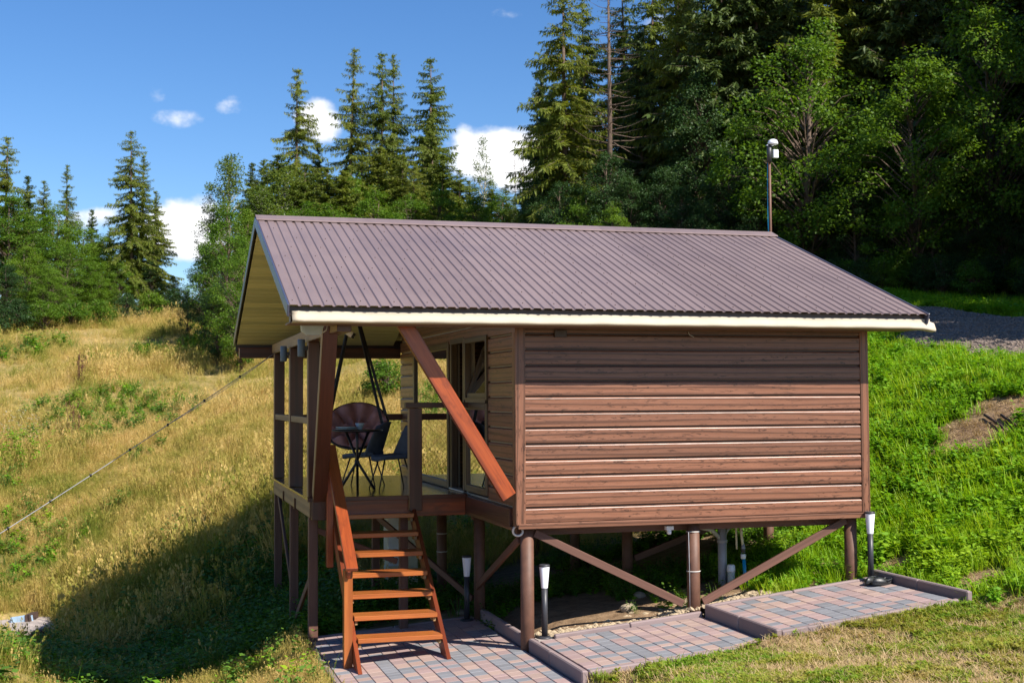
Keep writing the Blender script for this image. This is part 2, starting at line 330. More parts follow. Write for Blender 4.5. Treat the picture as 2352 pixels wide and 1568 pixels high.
def ground(x, y, platform=True):
    x = np.asarray(x, float); y = np.asarray(y, float); sh = x.shape; x = x.ravel(); y = y.ravel()
    cx = np.clip(x, -70, 70); cyy = np.clip(y, -45, 120); z = np.empty_like(x)
    for i in range(0, len(x), 20000):
        q = np.stack([cx[i:i+20000], cyy[i:i+20000]], 1); r2 = ((q[:, None]-_P[None])**2).sum(-1)
        z[i:i+20000] = tpsU(r2)@_S[:_n]+_S[_n]+q@_S[_n+1:]
    near = np.exp(-(((x-1)/5.)**2+((y-1)/5.)**2))
    z += (1-near)*(.10*vnoise(x, y, 1.1, 1)+.05*vnoise(x, y, 3.1, 2))*np.clip((y-3)/10+.35, .25, 1.)+.012*vnoise(x, y, 6, 3)
    if platform:
        for n, x0, x1, y0, y1 in PLAT:
            dx = np.maximum(np.maximum(x0-.12-x, x-x1-.12), 0); dy = np.maximum(np.maximum(y0-.10-y, y-y1-.10), 0); d = np.sqrt(dx*dx+dy*dy)
            k = np.clip(1-d/.55, 0, 1); k = k*k*(3-2*k); z = z*(1-k)+np.where(d <= 0, platz(n, x)-.10, platz(n, np.clip(x, x0, x1))-.035)*k
        for n, x0, x1, y0, y1 in PLAT:
            i_ = (x > x0-.10) & (x < x1+.14) & (y > y0-.08) & (y < y1+.08); z = np.where(i_, np.minimum(z, platz(n, x)-.10), z)
    return z.reshape(sh)
def gz(x, y): return float(ground(np.array([x]), np.array([y]))[0])
def axis(dense0, dense1, step, lo, hi):
    a = list(np.arange(dense0, dense1, step)); g = step; x = dense1
    while x < hi: a.append(x); g *= 1.25; x += g
    a.append(hi); g = step; x = dense0-step; b = []
    while x > lo: b.append(x); g *= 1.25; x -= g
    b.append(lo); return np.array(b[::-1]+a)
xs = axis(-10, 16, .16, -900, 900); ys = axis(-9, 42, .22, -700, 1200)
X, Y = np.meshgrid(xs, ys); Zg = ground(X, Y)
nx, ny = len(xs), len(ys)
idx = np.arange(nx*ny).reshape(ny, nx)
fa = np.stack([idx[:-1, :-1], idx[:-1, 1:], idx[1:, 1:], idx[1:, :-1]], -1).reshape(-1, 4)
me = bpy.data.meshes.new('ground'); me.vertices.add(nx*ny); me.vertices.foreach_set('co', np.stack([X, Y, Zg], -1).astype(np.float32).ravel())
me.loops.add(fa.size); me.loops.foreach_set('vertex_index', fa.ravel().astype(np.int32)); me.polygons.add(len(fa)); me.polygons.foreach_set('loop_start', np.arange(0, fa.size, 4, dtype=np.int32)); me.polygons.foreach_set('loop_total', np.full(len(fa), 4, np.int32))
me.polygons.foreach_set('use_smooth', np.ones(len(fa), bool)); me.update(calc_edges=True)
def sstep(a, b, x): t = np.clip((x-a)/(b-a), 0, 1); return t*t*(3-2*t)
def rayhit(u, v, t=8.0, tmax=80, st=.05):
    dr = np.array(Fv)+np.array(R2)*((u-1176)/FPX)-np.array(U2)*((v-784)/FPX); ts_ = np.arange(t, tmax, st); Q = CAM+dr[None]*ts_[:, None]; h = ground(Q[:, 0], Q[:, 1]); i = np.argmax(Q[:, 2] < h); return Q[i]
BARE = [(rayhit(2285, 975), .95, .55), (rayhit(2255, 1335), .30, .25), (rayhit(2060, 1300), .3, .2)]
def barefac(x, y):
    b = np.zeros(np.shape(x))
    for q, a_, c_ in BARE:
        dx, dy = (x-q[0]), (y-q[1]); b = np.maximum(b, sstep(1.25, .75, np.hypot(dx/a_, dy/c_)+.18*np.sin(9*x+5*y)+.12*np.sin(17*y)))
    return b
def zones(x, y):
    """dry meadow, lush bank, lawn, bare dirt"""
    dirt = sstep(-.25, .05, y)*sstep(6.8, 5.6, y)*sstep(-.35, .25, x)*sstep(4.7, 4.2, x)
    lush = sstep(4.2, 4.8, x-.25*np.clip(-y-1.5, -3, 3))*sstep(-2.4, -1.2, y)*(1-dirt)
    meadow = np.maximum(sstep(3.5, 6.5, y-.4*x), sstep(-2.3, -3.2, x))*sstep(13, 9, x)*(1-lush)*(1-dirt)
    bf = barefac(x, y); lush = lush*(1-bf); dirt = np.maximum(dirt, bf); lawn = np.clip(1-dirt-lush-meadow, 0, 1)
    return meadow, lush, lawn, dirt
zz = zones(X.ravel(), Y.ravel())
ca = me.color_attributes.new('zone', 'FLOAT_COLOR', 'POINT'); ca.data.foreach_set('color', np.stack(zz, -1).astype(np.float32).ravel())
m, n, l, b = newmat('groundmat')
at_ = n.new('ShaderNodeAttribute'); at_.attribute_name = 'zone'; sp = n.new('ShaderNodeSeparateColor'); l.new(at_.outputs['Color'], sp.inputs[0]); gp = n.new('ShaderNodeNewGeometry')
f1 = noise(n, l, gp.outputs['Position'], .45, 5, .65); f2 = noise(n, l, gp.outputs['Position'], 7, 6, .7); f3 = noise(n, l, gp.outputs['Position'], 1.6, 4, .6)
dry = ramp(n, l, mth(n, l, 'ADD', mth(n, l, 'MULTIPLY', f1, .6), mth(n, l, 'MULTIPLY', f2, .4)), ((.36, (.09, .11, .025)), (.5, (.26, .20, .07)), (.62, (.44, .31, .14))))
lus = ramp(n, l, f2, ((.3, (.03, .06, .012)), (.7, (.08, .13, .02)))); law = ramp(n, l, mth(n, l, 'ADD', mth(n, l, 'MULTIPLY', f3, .5), mth(n, l, 'MULTIPLY', f2, .5)), ((.38, (.10, .11, .03)), (.5, (.24, .18, .08)), (.6, (.42, .29, .17))))
dirt = ramp(n, l, f2, ((.3, (.15, .095, .055)), (.7, (.34, .23, .14))))
c = mixc(n, l, sp.outputs[0], law, dry); c = mixc(n, l, sp.outputs[1], c, lus); c = mixc(n, l, at_.outputs['Alpha'], c, dirt)
l.new(c, b.inputs['Base Color']); b.inputs['Roughness'].default_value = .95; b.inputs['Specular IOR Level'].default_value = .1; bump(n, l, b, f2, .7, .05)
put('ground', me, None, 'groundmat', kind='structure')

# gravel track climbing past the cabin to the forest
def strip(name, pts, wid, mat, lift, nseg=60, nw=10, **k):
    P = np.array(pts, float); t = np.linspace(0, 1, len(P)); tt = np.linspace(0, 1, nseg)
    def cr(col):
        out_ = []
        for s in tt:
            f = s*(len(P)-1); i = min(int(f), len(P)-2); u = f-i; q = [P[max(i-1, 0), col], P[i, col], P[i+1, col], P[min(i+2, len(P)-1), col]]
            out_.append(.5*((2*q[1])+(-q[0]+q[2])*u+(2*q[0]-5*q[1]+4*q[2]-q[3])*u*u+(-q[0]+3*q[1]-3*q[2]+q[3])*u**3))
        return np.array(out_)
    cxx, cyy = cr(0), cr(1); ww = cr(2); tx, ty = np.gradient(cxx), np.gradient(cyy); ln = np.hypot(tx, ty); nx_, ny_ = -ty/ln, tx/ln
    V = []; F = []
    for i in range(nseg):
        for j in range(nw):
            a = (j/(nw-1)-.5)*ww[i]; a += .18*math.sin(i*1.3+j)*(j in (0, nw-1)); V.append((cxx[i]+nx_[i]*a, cyy[i]+ny_[i]*a))
    V = np.array(V); z = ground(V[:, 0], V[:, 1])+lift
    for i in range(nseg-1):
        for j in range(nw-1): a = i*nw+j; F.append((a, a+1, a+nw+1, a+nw))
    o = put(name, mesh(name, np.column_stack([V, z]), F, True), None, mat, kind='structure'); return o
m, n, l, b = newmat('gravel'); gp = n.new('ShaderNodeNewGeometry'); f = noise(n, l, gp.outputs['Position'], 9, 8, .8); f2 = noise(n, l, gp.outputs['Position'], 1.2, 4)
c = ramp(n, l, mth(n, l, 'ADD', mth(n, l, 'MULTIPLY', f, .7), mth(n, l, 'MULTIPLY', f2, .3)), ((.38, (.07, .055, .045)), (.5, (.16, .12, .095)), (.62, (.34, .26, .21))))
l.new(c, b.inputs['Base Color']); b.inputs['Roughness'].default_value = .95; bump(n, l, b, f, .8, .03)
strip('road', [(17, -9, 4), (13.2, -2.5, 4.2), (11.3, 3.2, 4.3), (12.1, 9.0, 3.8), (12.3, 13.0, 3.5), (10.5, 17.5, 3.3), (6.5, 22, 3.2)], 4, 'gravel', .05, 90, 26)

# ------------------------------------------------------------------ paving terraces
def pave(n, name, label, maxobj=300):
    _, x0, x1, y0, y1 = next(q for q in PLAT if q[0] == n)
    z = lambda x: platz(n, x)
    slope = math.atan(z(1)-z(0)); nrow = round((x1-x0)/.162); pw = (x1-x0)/nrow; rot = Matrix.Rotation(-slope, 4, 'Y')
    bed = mesh(name, [(x0, y0, z(x0)-.02), (x1, y0, z(x1)-.02), (x1, y1, z(x1)-.02), (x0, y1, z(x0)-.02), (x0, y0, z(x0)-.3), (x1, y0, z(x1)-.3), (x1, y1, z(x1)-.3), (x0, y1, z(x0)-.3)],
               [(0, 1, 2, 3), (0, 4, 5, 1), (1, 5, 6, 2), (2, 6, 7, 3), (3, 7, 4, 0)])
    root = put(name, bed, None, 'graveldark', kind='structure')
    rg = random.Random(hash(n) % 97 if False else {'a': 3, 'b': 5, 'c': 9}[n]); items = []
    for r_ in range(nrow):
        y = y1; xc = x0+(r_+.5)*pw
        while y > y0+.02:
            ln = rg.choice((.11, .14, .14, .17, .17, .20)); ln = min(ln, y-y0)
            if ln < .05: break
            items.append((xc, y-ln/2, ln)); y -= ln
    items.sort(key=lambda q: (q[0]-CAM[0])**2+(q[1]-CAM[1])**2); items = [q for q in items]
    vis = []
    for q in items:
        u, v, d = proj((q[0], q[1], z(q[0])))
        if v < 1600: vis.append(q)
    for i, (xc, yc, ln) in enumerate(vis[:maxobj]):
        ln = round(ln, 2) if ln in (.11, .14, .17, .20) else round(ln, 3)
        col = rg.choice(('pavergrey', 'pavergrey', 'pavergrey', 'paverpink', 'paverpeach')) if ln < .16 else rg.choice(('paverpink', 'paverpeach', 'paverpink', 'paverpeach', 'pavergrey'))
        m_ = Matrix.Translation((xc, yc, z(xc)-.03+rg.uniform(-.0015, .0015))) @ rot @ Matrix.Rotation(rg.uniform(-.006, .006), 4, 'X')
        put('paver', boxmesh(ln-.006, pw-.006, .06, .004, col), root, col, m_ @ Matrix.Rotation(R(90), 4, 'Z'))
    rest = vis[maxobj:]+[q for q in items if q not in vis]
    if rest:
        bm = bmesh.new()
        for xc, yc, ln in rest:
            mm = Matrix.Translation((xc, yc, z(xc)-.03)) @ rot @ Matrix.Diagonal((pw-.006, ln-.006, .06, 1)); bmesh.ops.create_cube(bm, size=1, matrix=mm)
        me_ = bpy.data.meshes.new('pavers'); bm.to_mesh(me_); bm.free(); put('pavers', me_, root, 'paverpink', kind='stuff')
    return root
PA = pave('a', 'paving_lower', ''); PB = pave('b', 'paving_middle', ''); PC = pave('c', 'paving_upper', '')
def kerb(p, a, b_, wd=.066, h=.2, **k):
    a, b_ = Vector(a), Vector(b_); nseg = max(1, round((b_-a).length/1.0)); 
    for i in range(nseg):
        q0 = a.lerp(b_, i/nseg); q1 = a.lerp(b_, (i+1)/nseg); d = (q1-q0).normalized()*.003
        beam('kerb_stone', q0+d-Vector((0, 0, h/2)), q1-d-Vector((0, 0, h/2)), wd, h, 'kerb', p, bev=.012)
kerb(PB, (.165, 2.42, -1.238), (.165, -1.72, -1.238))
kerb(PC, (2.21, -.0, -.955), (2.21, -1.72, -.955)); kerb(PC, (4.37, .05, -.665), (4.37, -1.78, -.665))
zB = lambda x: platz('b', x); zC = lambda x: platz('c', x); zA = lambda x: platz('a', x)
kerb(PB, (.42, .025, zB(.42)+.035), (2.16, .025, zB(2.16)+.055)); kerb(PC, (2.26, .025, zC(2.26)+.02), (4.32, .025, zC(4.32)+.02))
kerb(PB, (.22, -1.665, zB(.22)+.012), (2.16, -1.665, zB(2.16)+.012)); kerb(PC, (2.26, -1.665, zC(2.26)+.012), (4.32, -1.665, zC(4.32)+.012))
kerb(PA, (-1.975, 1.75, zA(-1.97)+.015), (-1.975, -3.2, zA(-1.97)+.015)); kerb(PA, (-1.9, 2.39, zA(-1.9)+.01), (.1, 2.39, zA(.1)+.01))

# ------------------------------------------------------------------ the cabin
W, D = 4.25, 6.44; XL, XR, YE, ZE, YR, ZR = -2.517, 4.731, -.544, 2.303, 3.259, 3.682; SL = (ZR-ZE)/(YR-YE); YB = 2*YR-YE
roofz = lambda y: ZE+SL*(y-YE) if y <= YR else ZE+SL*(YB-y)
cabin = empty('cabin', (W/2, D/2, -1.05), label='brown timber-clad cabin on stilts with a ribbed metal roof and open porch', cat='cabin')
PITCHZ = .1715; Z0 = .011
def plankmesh(l, key):
    k = ('pl', round(l, 3), key)
    if k in BOXC: return BOXC[k]
    pr = [(.004, 0), (-.020, .002), (-.024, .006), (-.024, .136), (-.0226, .1410), (-.0198, .1460), (-.0155, .1506), (-.009, .1550), (.004, .1575)]
    V = [(-l/2, y, z) for y, z in pr]+[(l/2, y, z) for y, z in pr]; k_ = len(pr); F = [(i, i+k_, i+k_+1, i+1) for i in range(k_-1)]+[tuple(range(k_))[::1], tuple(range(2*k_-1, k_-1, -1))]
    me = mesh('plank', V, F); BOXC[k] = me; return me
def plank(p, x0, x1, z, where):
    """where 'F': front wall (faces -Y), 'L': left wall (faces -X)"""
    l_ = x1-x0; c_ = (x0+x1)/2
    if where == 'F': m_ = Matrix.Translation((c_, 0, z))
    else: m_ = Matrix.Translation((0, c_, z)) @ Matrix.Rotation(R(-90), 4, 'Z')
    return put('plank', plankmesh(l_, 'siding'), p, 'siding', m_)
fw = box('front_wall', .02, W-.02, .002, .10, 0, 2.30, 'roofdark', cabin, 0)
for k in range(13): plank(fw, .085, W-.075, Z0+k*PITCHZ, 'F')
box('corner_trim', -.028, .085, -.034, .0, -.01, 2.2, 'siding', fw, .004); box('corner_trim', W-.075, W+.03, -.034, 0, .01, 2.2, 'siding', fw, .004)
box('base_trim', -.0, W+.02, -.036, .0, -.055, .008, 'siding', fw, .006)
box('corner_trim', -.03, .0, 0.002, .085, -.03, 2.2, 'siding', fw, .004)
# left wall with its openings (glazed door, open doorway, window)
OP = ((3.10, 5.416, .19, 2.10), (2.30, 3.04, .19, 2.13), (1.135, 2.23, .22, 2.10))
def lw_segments(z0, z1):
    ya, yb = .085, D
    if z1 > 2.25: ya = max(ya, YE+(z1+.16-ZE)/SL); yb = min(yb, YB-(z1+.16-ZE)/SL)
    seg = [(ya, yb)]
    if z0 < 2.03 and z1 > .2:
        seg = [(ya, 1.135), (5.416, yb)]
    elif z1 <= .2: seg = [(ya, yb)]
    return seg
lw = empty('left_wall', (0, D/2, 0)); lw.parent = cabin; lw.matrix_parent_inverse = Matrix.Translation(cabin.location).inverted(); WORLD['left_wall'] = Matrix.Translation(lw.location)
for (y0, y1, z0, z1) in ((.0, 1.135, 0, 2.3), (5.416, D, 0, 2.3), (1.135, 5.416, 2.11, 2.3), (1.135, 5.416, 0, .19), (2.23, 2.30, .19, 2.11), (3.04, 3.10, .19, 2.11)):
    box('wall_core', .004, .10, y0+.001, y1-.001, z0, z1, 'interior', lw, 0)
gv = [(.004, .1, 2.301), (.004, D-.1, 2.301), (.004, YR, ZR-.2)]; put('gable_core', mesh('gable', gv+[(.09, y, z) for _, y, z in gv], [(0, 2, 1), (3, 4, 5), (0, 1, 4, 3), (1, 2, 5, 4), (2, 0, 3, 5)]), lw, 'interior')
for k in range(20):
    z = Z0+k*PITCHZ
    for a, b_ in lw_segments(z, z+PITCHZ):
        if b_-a > .1: plank(lw, a, b_, z, 'L')
box('sill_board', -.06, -.025, .12, 2.12, -.03, .16, 'darkwood', lw); box('base_trim', -.05, .0, .06, D, -.07, -.03, 'siding', lw)
# rear and right walls and interior surfaces
box('rear_wall', 0, W, D-.1, D, 0, 2.28, 'siding', cabin, 0); box('right_wall', W-.09, W, .1, D-.1, 0, 2.28, 'siding', cabin, 0)
gv = [(W-.08, .1, 2.281), (W-.08, D-.1, 2.281), (W-.08, YR, ZR-.2)]; put('right_gable', mesh('gable', gv+[(W-.002, y, z) for _, y, z in gv], [(0, 2, 1), (3, 4, 5), (0, 1, 4, 3), (1, 2, 5, 4), (2, 0, 3, 5)]), cabin, 'siding')
box('cabin_floor', .03, W-.03, .03, D, -.05, .003, 'frame', cabin, 0); box('partition', 2.3, 2.36, .1, D-.1, .003, 2.28, 'interior', cabin, 0)
box('ceiling', .1, W-.09, .1, D-.1, 2.29, 2.33, 'interior', cabin, 0)
# joinery in the left wall
def glazed(name, y0, y1, z0, z1, fr=.085, x=-.012, **k):
    r_ = box(name, x-.03, x+.045, y0, y0+fr, z0, z1, 'frame', lw, .006, **k)
    box('frame_post', x-.03, x+.045, y1-fr, y1, z0, z1, 'frame', lw, .006); box('frame_rail', x-.03, x+.045, y0+fr, y1-fr, z0, z0+fr*.9, 'frame', lw, .006); box('frame_rail', x-.03, x+.045, y0+fr, y1-fr, z1-fr*.9, z1, 'frame', lw, .006)
    put('glass_pane', mesh('pane', [(x, y0+fr, z0+fr*.9), (x, y1-fr, z0+fr*.9), (x, y1-fr, z1-fr*.9), (x, y0+fr, z1-fr*.9)], [(0, 1, 2, 3)]), lw, 'glass')
glazed('sliding_door', 3.10, 5.416, .19, 2.10, .10)
glazed('window_frame', 1.135, 2.23, .22, 1.30, .09)
box('frame_post', -.045, .03, 1.135, 1.20, 1.34, 2.10, 'frame', lw); box('frame_post', -.045, .03, 2.165, 2.23, 1.34, 2.10, 'frame', lw); box('frame_rail', -.045, .03, 1.20, 2.165, 1.30, 1.37, 'frame', lw); box('frame_rail', -.045, .03, 1.20, 2.165, 2.04, 2.10, 'frame', lw)
for a, b_ in ((2.30, 2.36), (2.98, 3.04)): box('door_jamb', -.03, .06, a, b_, .19, 2.13, 'frame', lw)
box('door_lintel', -.03, .06, 2.36, 2.98, 2.06, 2.13, 'frame', lw); box('door_sill', -.05, .09, 2.30, 3.05, .185, .205, 'zinc', lw)
# tilted upper sash
sash = []
for (a0, b0, a1, b1) in ((1.21, 0, 2.155, 0), (1.21, .62, 2.155, .62), (1.21, 0, 1.21, .62), (2.155, 0, 2.155, .62)):
    tl = .34; f_ = lambda y, s: Vector((.0+math.sin(tl)*s, y, 1.395+math.cos(tl)*s)); beam('window_sash', f_(a0, b0), f_(a1, b1), .05, .06, 'frame', lw)
put('glass_pane', mesh('pane', [f_(1.23, .02), f_(2.14, .02), f_(2.14, .6), f_(1.23, .6)], [(0, 1, 2, 3)]), lw, 'glass')
# interior bits seen through the doorway
# roof ------------------------------------------------------------
roof = empty('roof', (W/2, YR, ZR)); roof.parent = cabin; roof.matrix_parent_inverse = Matrix.Translation(cabin.location).inverted(); WORLD['roof'] = Matrix.Translation(roof.location)
def corr(name, y0, z0, y1, z1):
    per = .115; prof = []; x = XL+.0
    while x < XR:
        for dx, dz in ((0, 0), (.012, .014), (.084, .014), (.096, 0)):
            if x+dx < XR: prof.append((x+dx, dz))
        x += per
    prof.append((XR, 0)); d = Vector((0, y1-y0, z1-z0)).normalized(); nn = Vector((0, -d.z, d.y)) if d.y > 0 else Vector((0, d.z, -d.y))
    V = []; F = []; ns = 7; k_ = len(prof)
    for j in range(ns+1):
        t = j/ns; q = Vector((0, y0+(y1-y0)*t, z0+(z1-z0)*t))
        for x_, h in prof: V.append(Vector((x_, 0, 0))+q+nn*(h-.006))
    for j in range(ns):
        for i in range(k_-1): a = j*k_+i; F.append((a, a+1, a+k_+1, a+k_) if y1 > y0 else (a+k_, a+k_+1, a+1, a))
    o = put(name, mesh(name, V, F), roof, 'roofmetal'); md = o.modifiers.new('t', 'SOLIDIFY'); md.thickness = .004; md.offset = -1; return o
front = corr('roof_sheet', YE-.035, ZE-.035*SL, YR, ZR); corr('roof_sheet', YB+.035, ZE-.035*SL, YR, ZR)
V = []
for x_ in (XL-.012, XR+.012):
    for y_, z_ in ((YR-.212, ZR-.212*SL+.020), (YR-.195, ZR-.195*SL+.032), (YR-.012, ZR+.034), (YR+.012, ZR+.034), (YR+.195, ZR-.195*SL+.034), (YR+.205, ZR-.205*SL+.016)): V.append((x_, y_, z_))
rc = put('ridge_cap', mesh('ridge', V, [(i, i+6, i+7, i+1) for i in range(5)]), roof, 'roofmetal'); md = rc.modifiers.new('t', 'SOLIDIFY'); md.thickness = .003
# rows of roofing screws
bm = bmesh.new(); dsl = Vector((0, 1, SL)).normalized(); nsl = Vector((0, -dsl.z, dsl.y)); rg = random.Random(4)
for j, s in enumerate(np.linspace(.12, 3.85, 9)):
    x_ = XL+.048+.115*(j % 3)
    while x_ < XR:
        q = Vector((x_, YE, ZE))+dsl*(s+rg.uniform(-.02, .02))+nsl*.012; bmesh.ops.create_uvsphere(bm, u_segments=6, v_segments=4, radius=.0058, matrix=Matrix.Translation(q)); x_ += .115*3
me_ = bpy.data.meshes.new('screws'); bm.to_mesh(me_); bm.free(); put('screws', me_, roof, 'roofdark', kind='stuff')
for x_ in (XL-.006, XR+.006):
    for sgn, ye in ((1, YE-.035), (-1, YB+.035)):
        a = Vector((x_, ye, ZE-.035*SL-.052)); b_ = Vector((x_, YR, ZR-.052)); beam('rake_trim', a, b_, .02, .125, 'trimblue' if x_ < 0 else 'whiteplastic' if False else 'trimblue', roof, up=(0, -SL*sgn, 1), bev=.003)
box('fascia', XL+.01, XR-.01, YE+.03, YE+.055, ZE-.115, ZE-.012, 'roofdark', roof); box('fascia', XL+.01, XR-.01, YB-.055, YB-.03, ZE-.20, ZE-.012, 'roofdark', roof)
box('eave_soffit', XL+.02, XR-.02, YE+.06, -.04, 2.118, 2.134, 'soffitbrown', roof, .003)
# pale lining boards under the slopes over the porch and the eaves
nb_ = 30; ls = math.hypot(YR-YE, ZR-ZE); bw = (ls-.1)/nb_
for sgn in (1, -1):
    for i in range(nb_):
        s = .05+(i+.5)*bw; y_ = YE+s*math.cos(math.atan(SL)); 
        if sgn > 0 and y_ < 0.05: continue
        z_ = roofz(y_)-.105; yy = y_ if sgn > 0 else YB-(y_-YE)
        m_ = Matrix.Translation(((XL+.03-.03)/2, yy, z_)) @ Matrix.Rotation(math.atan(SL)*sgn, 4, 'X')
        put('lining_board', boxmesh(-XL-.06, bw-.009, .016, .004, 'lining'), roof, 'lining', m_)
# timber frame of the porch ---------------------------------------
porch = empty('porch', (-1, 4.2, .18)); porch.parent = cabin; porch.matrix_parent_inverse = Matrix.Translation(cabin.location).inverted(); WORLD['porch'] = Matrix.Translation(porch.location)
def post(name, x0, x1, y0, y1, z0, z1, p=porch):
    """upright with a thin paler board laid over its left side"""
    o = box(name, x0, x1, y0, y1, z0, z1, 'darkwood', p, .006); box('pale_face', x0-.0025, x0-.0002, y0+.008, y1-.008, z0+.01, z1-.01, 'palewood', o if False else p, 0); return o
post('post', -1.985, -1.835, 6.22, 6.36, .185, 2.05); post('post', -1.985, -1.81, 4.12, 4.28, .185, 2.05); post('post', -1.985, -1.85, 2.14, 2.28, .185, 2.05)
beam('leaning_post', (-1.866, 2.02, .19), (-1.985, .28, 2.20), .16, .15, 'darkwood', porch, up=(0, 1, 1)); beam('pale_face', (-1.9485, 2.02, .21), (-2.067, .28, 2.18), .003, .13, 'palewood', porch, up=(0, 1, 1), bev=0)
box('plate_beam', -1.99, -1.84, -.25, 6.55, 2.05, 2.20, 'darkwood', porch); box('pale_face', -1.9925, -1.9902, -.24, 6.54, 2.06, 2.19, 'palewood', porch, 0)
box('rear_plate', XL+.04, -.0, 6.56, 6.70, 1.99, 2.14, 'darkwood', porch); box('rear_board', XL+.05, -.02, 6.93, 6.96, 2.02, 2.16, 'varnish', porch)
box('front_plate', -2.45, -.02, -.12, .03, 2.14, 2.28, 'darkwood', porch)
beam('diagonal_brace', (-.115, -.06, .30), (-1.42, -.06, 2.42), .075, .165, 'varnish', porch, up=(1, 0, 1)); 
nb_ = 31; dw = (6.40-2.12)/nb_
for i in range(nb_): box('deck_board', -2.0, -.03, 2.12+i*dw+.002, 2.12+(i+1)*dw-.002, .152, .182, 'deckwood', porch, .003)
box('deck_edge', -2.0, -.06, 2.075, 2.118, .135, .186, 'darkwood', porch); box('front_joist', -1.93, -.06, 2.10, 2.16, -.07, .150, 'varnish', porch)
box('side_joist', -1.975, -1.905, 2.05, 6.42, -.055, .150, 'darkwood', porch); box('pale_face', -1.9775, -1.9752, 2.08, 6.40, -.045, .14, 'palewood', porch, 0)
box('beam_end', -1.96, -1.79, 1.985, 2.072, -.075, .178, 'darkwood', porch); box('rear_joist', -1.9, -.06, 6.34, 6.40, -.06, .15, 'darkwood', porch)
for y_ in (3.5, 4.9): box('side_cleat', -2.0, -1.9785, y_, y_+.05, -.06, .08, 'darkwood', porch)
# railings
box('rail', -1.975, -1.93, 2.3, 6.3, 1.06, 1.14, 'palewood', porch); box('rail', -1.85, -.02, 6.30, 6.35, 1.03, 1.13, 'darkwood', porch)
post('rail_post', -.775, -.62, 2.02, 2.15, .0, 1.245); box('rail', -.82, -.03, 2.03, 2.14, 1.247, 1.312, 'darkwood', porch)
for i, x_ in enumerate(np.linspace(-1.7, -.2, 13)): pass
# wire netting under the rear rail
V, F = [], []
for k in range(-10, 22):
    for sgn in (1, -1):
        x0 = -1.83+k*.085; a = Vector((x0, 6.325, .2)); b_ = Vector((x0+sgn*.83, 6.325, 1.03))
        def clipx(a, b_):
            ts = [0, 1]
            for lim, s in ((-1.83, 1), (-.03, -1)):
                da, db = s*(a.x-lim), s*(b_.x-lim)
                if da < 0 and db < 0: return None
                if da < 0: ts[0] = max(ts[0], da/(da-db))
                elif db < 0: ts[1] = min(ts[1], da/(da-db))
            return (a.lerp(b_, ts[0]), a.lerp(b_, ts[1])) if ts[1]-ts[0] > .05 else None
        q = clipx(a, b_)
        if q: tube_geo(q, .0022, 4, False, V, F)
put('wire_netting', mesh('net', V, F), porch, 'palewood', kind='stuff')
# stilts -----------------------------------------------------------
stl = empty('stilts', (W/2, D/2, -1)); stl.parent = cabin; stl.matrix_parent_inverse = Matrix.Translation(cabin.location).inverted(); WORLD['stilts'] = Matrix.Translation(stl.location)
for x_ in (.14, 2.10, 4.10):
    for y_ in (.12, 2.2, 4.3, 6.25):
        g = gz(x_, y_)-.25; r_ = .074
        if y_ < 1: tube('round_post', [(x_, y_, g), (x_, y_, (g-.12)/2), (x_, y_, -.05)], [r_*1.02, r_, r_*.98], 'stiltround', stl, 18)
        else: tube('round_post', [(x_, y_, g), (x_, y_, -.05)], r_*.95, 'stiltround', stl, 12)
for y_ in (.12, 2.2, 4.3, 6.25): box('floor_beam', .06, W-.06, y_+.0+(.12 if y_ < 1 else 0), y_+.10+(.12 if y_ < 1 else 0), -.15, -.051, 'stilt', stl)
for a, b_ in (((.22, .10, -.11), (1.96, .10, -.955)), ((2.20, .10, -.95), (4.03, .10, -.085)), ((4.03, 2.2, -.08), (2.2, 2.2, -.7)), ((.1, 2.25, -1.0), (.1, .3, -.2))): beam('brace', a, b_, .035, .085, 'stilt', stl)
for y_, t in ((6.29, 0), (4.2, 0), (2.21, 0)):
    box('deck_leg', -1.975, -1.865, y_-.05, y_+.05, gz(-1.92, y_)-.2, -.06, 'stilt', stl)
for y_ in (2.25, 4.2): box('deck_leg', -.86, -.76, y_-.05, y_+.05, gz(-.8, y_)-.2, -.06, 'stilt', stl)
beam('brace', (-1.92, 6.2, -.08), (-1.92, 4.28, -1.30), .035, .09, 'stilt', stl); beam('brace', (-1.92, 2.3, -.75), (-1.92, 4.1, -1.6), .035, .09, 'stilt', stl); beam('brace', (-1.9, 2.19, -.2), (-.9, 2.19, -.62), .035, .07, 'stilt', stl); beam('brace', (-.8, 4.1, -.25), (.1, 2.4, -1.15), .035, .08, 'stilt', stl)
for z_ in (-.60, -.155):
    lathe('tie_ring', [(.077, -.005), (.082, 0), (.077, .005)], (2.10, .12, z_), 'cablelight', stl, 18)
for z_ in (-.52, -.77): lathe('tie_ring', [(.072, -.006), (.078, 0), (.072, .006)], (.14, 4.3, z_), 'cablelight', stl, 18)
tube('tie_wire', [(2.02, .06, -.15), (2.022, .05, -.6), (2.024, .05, -1.0)], .004, 'cable', stl, 6)
# small fittings on the front wall
box('vent_cover', .42, .56, -.05, -.026, 2.02, 2.10, 'roofdark', fw); tube('loose_wire', [(2.0, -.03, 2.10), (2.01, -.05, 2.06), (2.06, -.055, 2.035)], .004, 'cablelight', fw, 6)

